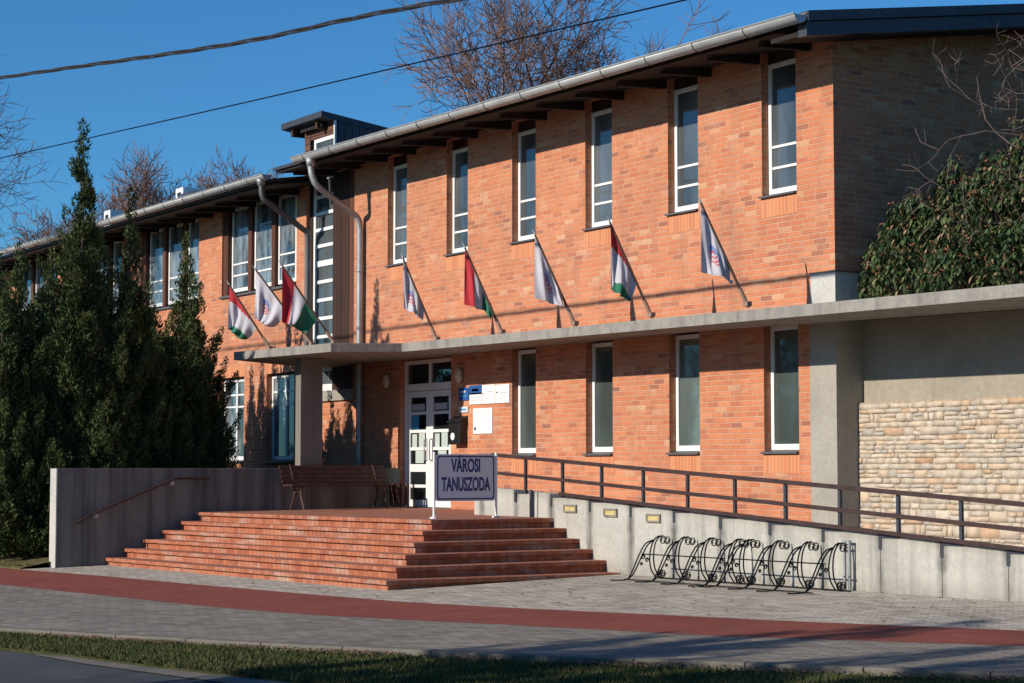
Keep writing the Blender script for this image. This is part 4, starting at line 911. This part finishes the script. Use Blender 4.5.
# ================================================================ CABLES
def cable(name, label, pts, r, twist=0):
    P = bez(pts, 14); m_ = MB()
    if twist:
        for ph in range(twist):
            Q = []; L = 0
            for i, p in enumerate(P):
                if i: L += (p-P[i-1]).length
                a = L*2.2+ph*6.283/twist; Q.append(p+Vector((0.012*math.sin(a), 0.012*math.cos(a), 0.02*math.sin(a))))
            m_.tube(Q, r, 'cable', 5)
    else: m_.tube(P, r, 'cable', 5)
    tag(m_.build(name), label, 'cable')
cable('overhead_cable', 'thick twisted black cable crossing the sky at upper left', [(-40, -13.4, 10.15), (-22, -10.1, 8.7), (-10.39, -8.04, 7.79), (-4.18, -6.91, 7.29), (0.51, -6.24, 7.0), (12, -4.1, 6.1), (22, -2.4, 5.6)], 0.014, 3)
cable('overhead_cable', 'thin single black wire crossing the sky in front of the bare tree', [(-40, -8.93, 8.17), (-25, -7.62, 7.6), (-14.52, -6.71, 7.2), (-4.29, -5.82, 6.81), (3.42, -5.18, 6.53), (14, -4.27, 6.13), (22, -3.6, 5.9)], 0.010)

# ================================================================ CONIFERS
def tuft_template(n, seed):
    r = np.random.RandomState(seed); v = np.empty((n, 3, 3)); z = r.rand(n)**0.9; rad = 0.32*np.sin(np.pi*np.clip(z*0.85+0.12, 0, 1))*(0.5+0.5*r.rand(n)); a = r.rand(n)*6.283
    p = np.stack([rad*np.cos(a), rad*np.sin(a), z], 1)
    out = np.stack([np.cos(a), np.sin(a), np.zeros(n)], 1); dirv = out*0.45+np.array([0, 0, 1.0])+0.35*r.randn(n, 3); dirv /= np.linalg.norm(dirv, axis=1)[:, None]
    sd_ = np.cross(dirv, r.randn(n, 3)); sd_ /= np.linalg.norm(sd_, axis=1)[:, None]; L = 0.16+0.14*r.rand(n); w_ = 0.035+0.03*r.rand(n)
    v[:, 0] = p-sd_*w_[:, None]; v[:, 1] = p+sd_*w_[:, None]; v[:, 2] = p+dirv*L[:, None]
    return v
TT = [tuft_template(64, k) for k in range(5)]
def tufts(P, D, S, r):
    out = []; rv = []
    for i in range(len(P)):
        t = TT[r.randint(5)]; d = D[i]/np.linalg.norm(D[i]); a = np.cross(d, [0.3, 0.9, 0.1]); a /= np.linalg.norm(a); b = np.cross(d, a)
        th = r.rand()*6.28; a2 = a*math.cos(th)+b*math.sin(th); b2 = np.cross(d, a2); Mx = np.stack([a2, b2, d]); out.append((t*S[i])@Mx+P[i]); rv.append(np.clip(0.5*r.rand()+0.5*r.rand(len(t)), 0, 1))
    v = np.concatenate(out); rv = np.concatenate(rv); return v, rv
def conifer(name, label, base, spires, seed, dens=1.0, group='juniper trees left of the steps'):
    T = thing(name, label, 'tree', base, group); r = np.random.RandomState(seed); Ps = []; Ds = []; Ss = []
    m_ = MB()
    for (sx, sy, z0, h, rad) in spires:
        m_.tube([(base[0]+(sx)*0.3, base[1]+sy*0.3, base[2]-0.1), (base[0]+sx*0.8, base[1]+sy*0.8, z0+h*0.3), (base[0]+sx, base[1]+sy, z0+h*0.93)], [0.10*rad+0.04, 0.05*rad+0.025, 0.012], 'bark', 6)
        area = rad*h; n = int(105*area*dens)+20
        for _ in range(n):
            u = 1-math.sqrt(1-r.rand()*0.995); prof = rad*(1-u)**0.72*(0.9+0.1*math.sin(u*9+seed)); a = r.rand()*6.283
            lob = 0.72+0.28*math.sin(3*a+7*u+seed)+0.18*r.randn(); rr_ = prof*(0.35+0.65*math.sqrt(r.rand()))*max(0.4, lob)
            z = z0+u*h; qx = base[0]+sx+rr_*math.cos(a); qy = base[1]+sy+rr_*math.sin(a)
            if z < 1.75 and -12.35 < qx < -9 and qy > -6.8: qx = -12.35-0.2*r.rand()
            Ps.append([qx, min(qy, -0.35) if -30 < base[0] < -12 and -15 < base[1] < 0 else qy, z-0.1]); out_ = 0.55*(1-u)+0.12
            Ds.append([math.cos(a)*out_, math.sin(a)*out_, 1.0]); Ss.append((0.27+0.26*r.rand())*(0.55+0.45*(1-u)))
        for _ in range(int(7.5*h*rad*min(1, dens*1.5))+3):
            u = 1-math.sqrt(1-r.rand()*0.92); a = r.rand()*6.283; R0 = rad*(1-u)**0.72*0.75; L = (0.55+0.75*r.rand())*(0.45+0.55*(1-u))*min(1.2, 0.5+rad*0.6)
            d_ = np.array([math.cos(a)*0.62, math.sin(a)*0.62, 1.0]); d_ /= np.linalg.norm(d_); p0 = np.array([base[0]+sx+R0*math.cos(a), base[1]+sy+R0*math.sin(a), z0+u*h-0.1])
            for q in range(11):
                t = (q+r.rand())/11; c = p0+d_*L*t+r.randn(3)*0.13*(1-t)*min(1, rad); c[2] += 0.12*t*t
                if c[2] < 1.75 and -12.35 < c[0] < -9 and c[1] > -6.8: continue
                if -30 < base[0] < -12 and -15 < base[1] < 0: c[1] = min(c[1], -0.3)
                Ps.append(list(c)); Ds.append([d_[0]*0.7, d_[1]*0.7, 1.0]); Ss.append((0.20+0.16*r.rand())*(1.15-0.55*t))
        for k in range(4): Ps.append([base[0]+sx, base[1]+sy, z0+h*(0.80+0.05*k)]); Ds.append([0.02*r.randn(), 0.02*r.randn(), 1]); Ss.append(0.34)
    m_.build('trunk', T)
    v, rv = tufts(Ps, Ds, Ss, r); numesh('crown', v.reshape(-1, 3), np.arange(len(v)*3).reshape(-1, 3), 'conifer', rv, T)
gl_ = 0.33
conifer('juniper', 'tallest dark juniper with a long narrow spire above the roof line', (-13.15, -5.6, gl_),
        [(0.1, -0.1, 2.9, 4.75, 0.52), (-0.30, 0, 0.3, 5.2, 1.0), (0.0, 0.85, 0.6, 6.0, 0.48), (-1.1, -0.2, 0.3, 5.2, 1.0), (-0.4, -0.6, 0.2, 4.5, 0.8), (-0.9, 0.7, 0.4, 4.6, 0.85), (0.2, 0.35, 1.4, 3.9, 0.75), (0.0, -0.75, 0.3, 3.4, 0.75), (-0.1, 1.2, 0.4, 3.9, 0.75), (-0.4, -1.05, 0.2, 5.3, 0.85), (-0.2, -1.5, 0.7, 4.6, 0.7)], 21)
conifer('juniper', 'dark many-tipped juniper behind the grey retaining wall, nearest the windows', (-16.95, -2.55, gl_),
        [(0.35, 0.3, 0.4, 5.9, 0.75), (-0.35, -0.2, 0.3, 5.0, 1.0), (0.70, 0.35, 0.3, 5.1, 0.8), (-0.9, 0.5, 0.3, 4.4, 0.9), (0.5, -0.6, 0.2, 4.3, 1.0), (0.9, 0.2, 0.2, 4.2, 0.7), (-1.4, 0.9, 0.3, 4.1, 0.6)], 22, 1.1)
conifer('juniper', 'broad dark juniper at the left edge above the bank', (-16.6, -6.3, 0.2),
        [(0, 0, 0.3, 5.3, 1.1), (0.9, 0.1, 0.3, 4.9, 1.0), (-0.9, -0.3, 0.2, 5.5, 1.1), (0.5, -0.5, 0.2, 3.4, 1.0), (1.7, 0.4, 0.3, 4.4, 1.0), (2.3, 0.2, 0.2, 3.4, 0.9), (-1.9, -0.5, 0.2, 5.0, 1.0)], 23)
conifer('juniper', 'low dark juniper filling the gap between wall and taller junipers', (-14.5, -4.0, 0.2),
        [(0, 0, 0.2, 4.2, 1.0), (-0.9, -0.4, 0.2, 4.6, 0.95), (0.5, 0.5, 0.2, 4.3, 0.8), (0.9, -0.1, 0.2, 3.6, 0.8), (-0.2, 0.9, 0.2, 4.2, 0.8), (0.8, 0.7, 0.2, 3.5, 0.6), (1.2, 0.2, 0.2, 2.8, 0.6)], 24)

# ================================================================ BARE TREES
def bare_tree(name, label, base, h, seed, spread=0.5, levels=6, r0=None, lean=(0, 0, 0), twm='twig', fork=0.3, group=None, droop=0.0, nb=3, up=0.25, crown_w=1.0, twigr=0.006, bl=0.165):
    T = thing(name, label, 'tree', base, group); rn = random.Random(seed); r0 = r0 or h*0.016
    tr = MB(); br = MB(); b0 = Vector(base)
    top = b0+Vector((lean[0], lean[1], h*fork+lean[2]*0))
    tr.tube([b0-Vector((0, 0, 0.2)), b0.lerp(top, 0.5)+Vector((rn.uniform(-.1, .1), rn.uniform(-.1, .1), 0)), top], [r0*1.25, r0, r0*0.85], 'bark', 9)
    def grow(p, d, L, r, lv):
        n = 4 if lv < 3 else 3; pts = [p]; q = p; dd = d.copy()
        for i in range(n):
            dd = (dd+Vector((rn.gauss(0, .13), rn.gauss(0, .13), rn.gauss(0, .10)+up*0.25-droop*lv*0.05))).normalized(); q = q+dd*(L/n); pts.append(q)
        rr = [max(twigr, r*(1-0.55*i/n)) for i in range(n+1)]
        if lv == levels-1: rr[-1] = twigr*0.5
        br.tube(pts, rr, 'bark' if lv < 2 else twm, 6 if lv < 2 else 3, cap=False)
        if lv >= levels-1: return
        k = nb if lv < levels-2 else nb+1
        for j in range(k):
            i = n if j == 0 else rn.randint(max(1, n-2) if lv < 2 else 1, n); st = pts[i]
            a = rn.uniform(0, 6.283); t = R(rn.uniform(14, 28) if j == 0 else rn.uniform(28, 58))*spread*2
            ax = dd.orthogonal().normalized(); ax.rotate(Matrix.Rotation(a, 3, dd)); nd = dd.copy(); nd.rotate(Matrix.Rotation(t, 3, ax))
            nd = Vector((nd.x*crown_w, nd.y*crown_w, nd.z)).normalized()
            grow(st, nd, L*rn.uniform(0.66, 0.86), r*(0.62 if j == 0 else 0.45), lv+1)
    m0 = 5
    for j in range(m0):
        a = 6.283*j/m0+rn.uniform(-.4, .4); t = R(rn.uniform(10, 38))*spread*2
        d = Vector((math.cos(a)*math.sin(t), math.sin(a)*math.sin(t), math.cos(t)))+Vector((lean[0], lean[1], 0))*0.1
        grow(top-Vector((0, 0, rn.uniform(0, h*0.06))), d.normalized(), h*bl, r0*0.6, 1)
    tr.build('trunk', T); br.build('branches', T); return T
gb = 'bare trees behind the building'
bare_tree('bare_tree', 'large bare deciduous tree rising behind the roof at top centre', (-38.3, 20, 0), 20.5, 5, 0.54, 8, 0.34, nb=3, group=gb, twigr=0.013, fork=0.50, up=0.18, bl=0.155)
bare_tree('bare_tree', 'bare tree behind the roof right of the tall juniper spire', (-62, 15, 0), 17.4, 7, 0.5, 7, 0.22, nb=3, group=gb, twigr=0.013, fork=0.6, bl=0.11)
bare_tree('bare_tree', 'bare tree behind the roof just left of the stair dormer', (-56, 16, 0), 16.4, 8, 0.5, 7, 0.22, nb=3, group=gb, twigr=0.013, fork=0.6, bl=0.105)
bare_tree('bare_tree', 'low bare tree far behind the left end of the roof', (-72, 15, 0), 16.0, 9, 0.5, 7, 0.2, nb=3, group=gb, twigr=0.014, fork=0.6, bl=0.11)
bare_tree('bare_tree', 'bare tree whose branches reach in at the top left edge', (-26.2, -5.2, 0), 12.6, 12, 0.55, 8, 0.2, nb=3, group='bare trees at the left', twigr=0.006, fork=0.5, bl=0.13, up=0.15)
bare_tree('bare_tree', 'bare pale branched shrub tree beside the dark end wall at upper right', (4.3, 0.6, 3.8), 3.9, 31, 0.9, 8, 0.035, lean=(-0.5, -0.2, 0), twm='paletwig', nb=2, group=None, twigr=0.004, fork=0.3, bl=0.24, up=0.05)

# ================================================================ LAUREL SHRUB on the planted roof
def laurel(label, clumps, seed):
    T = thing('laurel_shrub', label, 'shrub', (2.2, 0.6, 3.85)); r = np.random.RandomState(seed); V = []; RV = []; BV = []
    tk = MB()
    for (cx, cy, cz, rx, rz, n) in clumps:
        for _ in range(n):
            a = r.rand()*6.283; e = math.asin(2*r.rand()-1)*0.5+0.5; k = 0.55+0.45*r.rand()**0.5
            px = cx+rx*k*math.cos(a)*math.cos(e); py = cy+rx*k*math.sin(a)*math.cos(e)*0.8; pz = cz+rz*k*math.sin(e)
            if r.rand() < 0.12 and e > 0.5: pz += 0.22*r.rand(); px += 0.1*r.randn()
            if pz < 3.83: pz = 3.85+0.2*r.rand()
            if r.rand() < 0.15: tk.tube([(cx+(px-cx)*0.2, cy+(py-cy)*0.2, 3.8), (cx+(px-cx)*0.6, cy+(py-cy)*0.6, (3.8+pz)/2), (px, py, pz-0.03)], [0.012, 0.009, 0.004], 'bark', 4, False)
            m = 9
            for j in range(m):
                b = r.rand()*6.283; L = 0.06+0.09*r.rand(); w_ = 0.012+0.012*r.rand(); dn = -1.0+1.1*r.rand()**2; d = np.array([math.cos(b)*0.55, math.sin(b)*0.55, dn]); d /= np.linalg.norm(d)
                s_ = np.array([-math.sin(b), math.cos(b), 0]); p0 = np.array([px, py, pz])+np.array([math.cos(b), math.sin(b), 0])*0.02+np.array([0, 0, 0.05*r.randn()])
                mid = p0+d*L*0.5+np.array([math.cos(b), math.sin(b), 0.2])*0.012; V.append([p0, mid-s_*w_, p0+d*L, mid+s_*w_]); q = r.rand(); RV.append(q*0.87 if q < 0.965 else 0.95)
            if r.rand() < 0.5:
                for j in range(5):
                    c = np.array([px, py, pz+0.05])+0.022*r.randn(3); u = r.randn(3)*0.011; v_ = r.randn(3)*0.011; BV.append([c-u, c-v_, c+u, c+v_])
    tk.build('stems', T)
    v = np.array(V).reshape(-1, 3); numesh('foliage', v, np.arange(len(v)).reshape(-1, 4), 'laurel', np.array(RV), T)
    v = np.array(BV).reshape(-1, 3); numesh('flower_buds', v, np.arange(len(v)).reshape(-1, 4), 'bud', r.rand(len(BV)), T)
laurel('dense laurel shrub with drooping dark leaves above the canopy at right', [(1.1, 0.2, 4.75, 0.22, 0.5, 26), (1.9, 0.3, 5.1, 0.22, 0.45, 26), (2.6, 0.3, 5.15, 0.25, 0.4, 26), (0.75, 0.2, 4.4, 0.2, 0.35, 20), (0.55, 0.42, 3.95, 0.42, 0.75, 230), (0.95, 0.45, 4.1, 0.55, 1.0, 300), (1.45, 0.5, 4.2, 0.6, 1.1, 330), (1.95, 0.5, 4.3, 0.65, 1.2, 360), (2.5, 0.5, 4.3, 0.7, 1.25, 380), (3.1, 0.6, 4.4, 0.8, 1.5, 420), (3.9, 0.8, 4.3, 0.9, 1.6, 300), (1.3, 0.1, 3.9, 0.6, 0.6, 260), (2.3, 0.1, 3.9, 0.7, 0.7, 300), (3.2, 0.1, 3.9, 0.7, 0.8, 260), (0.55, 0.3, 3.85, 0.3, 0.45, 120)], 5)

# ================================================================ TREES ACROSS THE ROAD (outside the frame; they shade the verge and stand in the glass; some are added to block sky light)
conifer('street_conifer', 'dark conifer across the road, shading the left part of the verge', (4.9, -20.5, -0.3), [(0, 0, 0.2, 8.0, 2.3), (1.7, -0.6, 0.2, 7.4, 2.0)], 41, 0.5, 'trees across the road')
conifer('street_conifer', 'dense dark conifer across the road, shading the middle of the verge', (8.4, -20.6, -0.3), [(0, 0, 0.2, 8.6, 2.3), (1.6, -0.6, 0.2, 8.2, 2.0)], 42, 0.5, 'trees across the road')
conifer('street_conifer', 'conifer across the road nearest the viewer, shading the right of the verge', (11.6, -21.4, -0.3), [(0, 0, 0.2, 9.6, 2.3), (1.6, -0.6, 0.2, 9.0, 2.0)], 43, 0.5, 'trees across the road')
for k, (x, y, h) in enumerate(((-34, -40, 12), (-22, -41, 11), (-10, -40, 12.5), (2, -41, 11.5), (-46, -38, 11))):  # unseen row, added to block low sky and deepen the facade's shade
    conifer('street_conifer', ['tall dark conifer in the row far across the road, second from the left end', 'middle tall conifer of the row far across the road', 'tallest conifer of the row far across the road', 'conifer at the right end of the row far across the road', 'conifer at the left end of the row far across the road'][k], (x, y, -0.5), [(0, 0, 0.2, h, 3.6), (3.5, 0.5, 0.2, h*0.85, 3.2)], 60+k, 0.2, 'conifers in a row far across the road')
bare_tree('street_tree', 'bare street tree across the road, its twigs shading the bike path', (9.0, -25.5, -0.3), 10.5, 44, 0.5, 7, 0.15, nb=3, group='trees across the road', bl=0.17, fork=0.35)
bare_tree('street_tree', 'slim bare street tree across the road further left', (4.2, -25.0, -0.3), 9.0, 46, 0.5, 7, 0.13, nb=2, group='trees across the road', bl=0.17, fork=0.4)
bare_tree('street_tree', 'bare street tree far left across the road', (-40, -30, -0.3), 12, 45, 0.55, 7, 0.2, nb=3, group='trees across the road', twigr=0.012, bl=0.2)
conifer('tall_conifer', 'tall dark conifer right of the end wall, outside the picture', (3.7, 5.4, 3.5), [(0, 0, 0.2, 10.0, 2.0), (0.9, -1.2, 0.2, 8.5, 1.6)], 51, 0.4, 'conifers beyond the end wall')  # unseen conifers added as sky blockers, so the end wall renders darker
conifer('tall_conifer', 'second tall dark conifer right of the end wall, outside the picture', (6.0, 2.9, 3.5), [(0, 0, 0.2, 9.0, 2.0), (1.5, -0.6, 0.2, 7.5, 1.5)], 52, 0.4, 'conifers beyond the end wall')
conifer('tall_conifer', 'third tall dark conifer far behind the shrub, outside the picture', (3.4, 9.4, 0.0), [(0, 0, 0.2, 13.0, 2.0), (2.5, -0.6, 0.2, 12.5, 2.0)], 53, 0.4, 'conifers beyond the end wall')
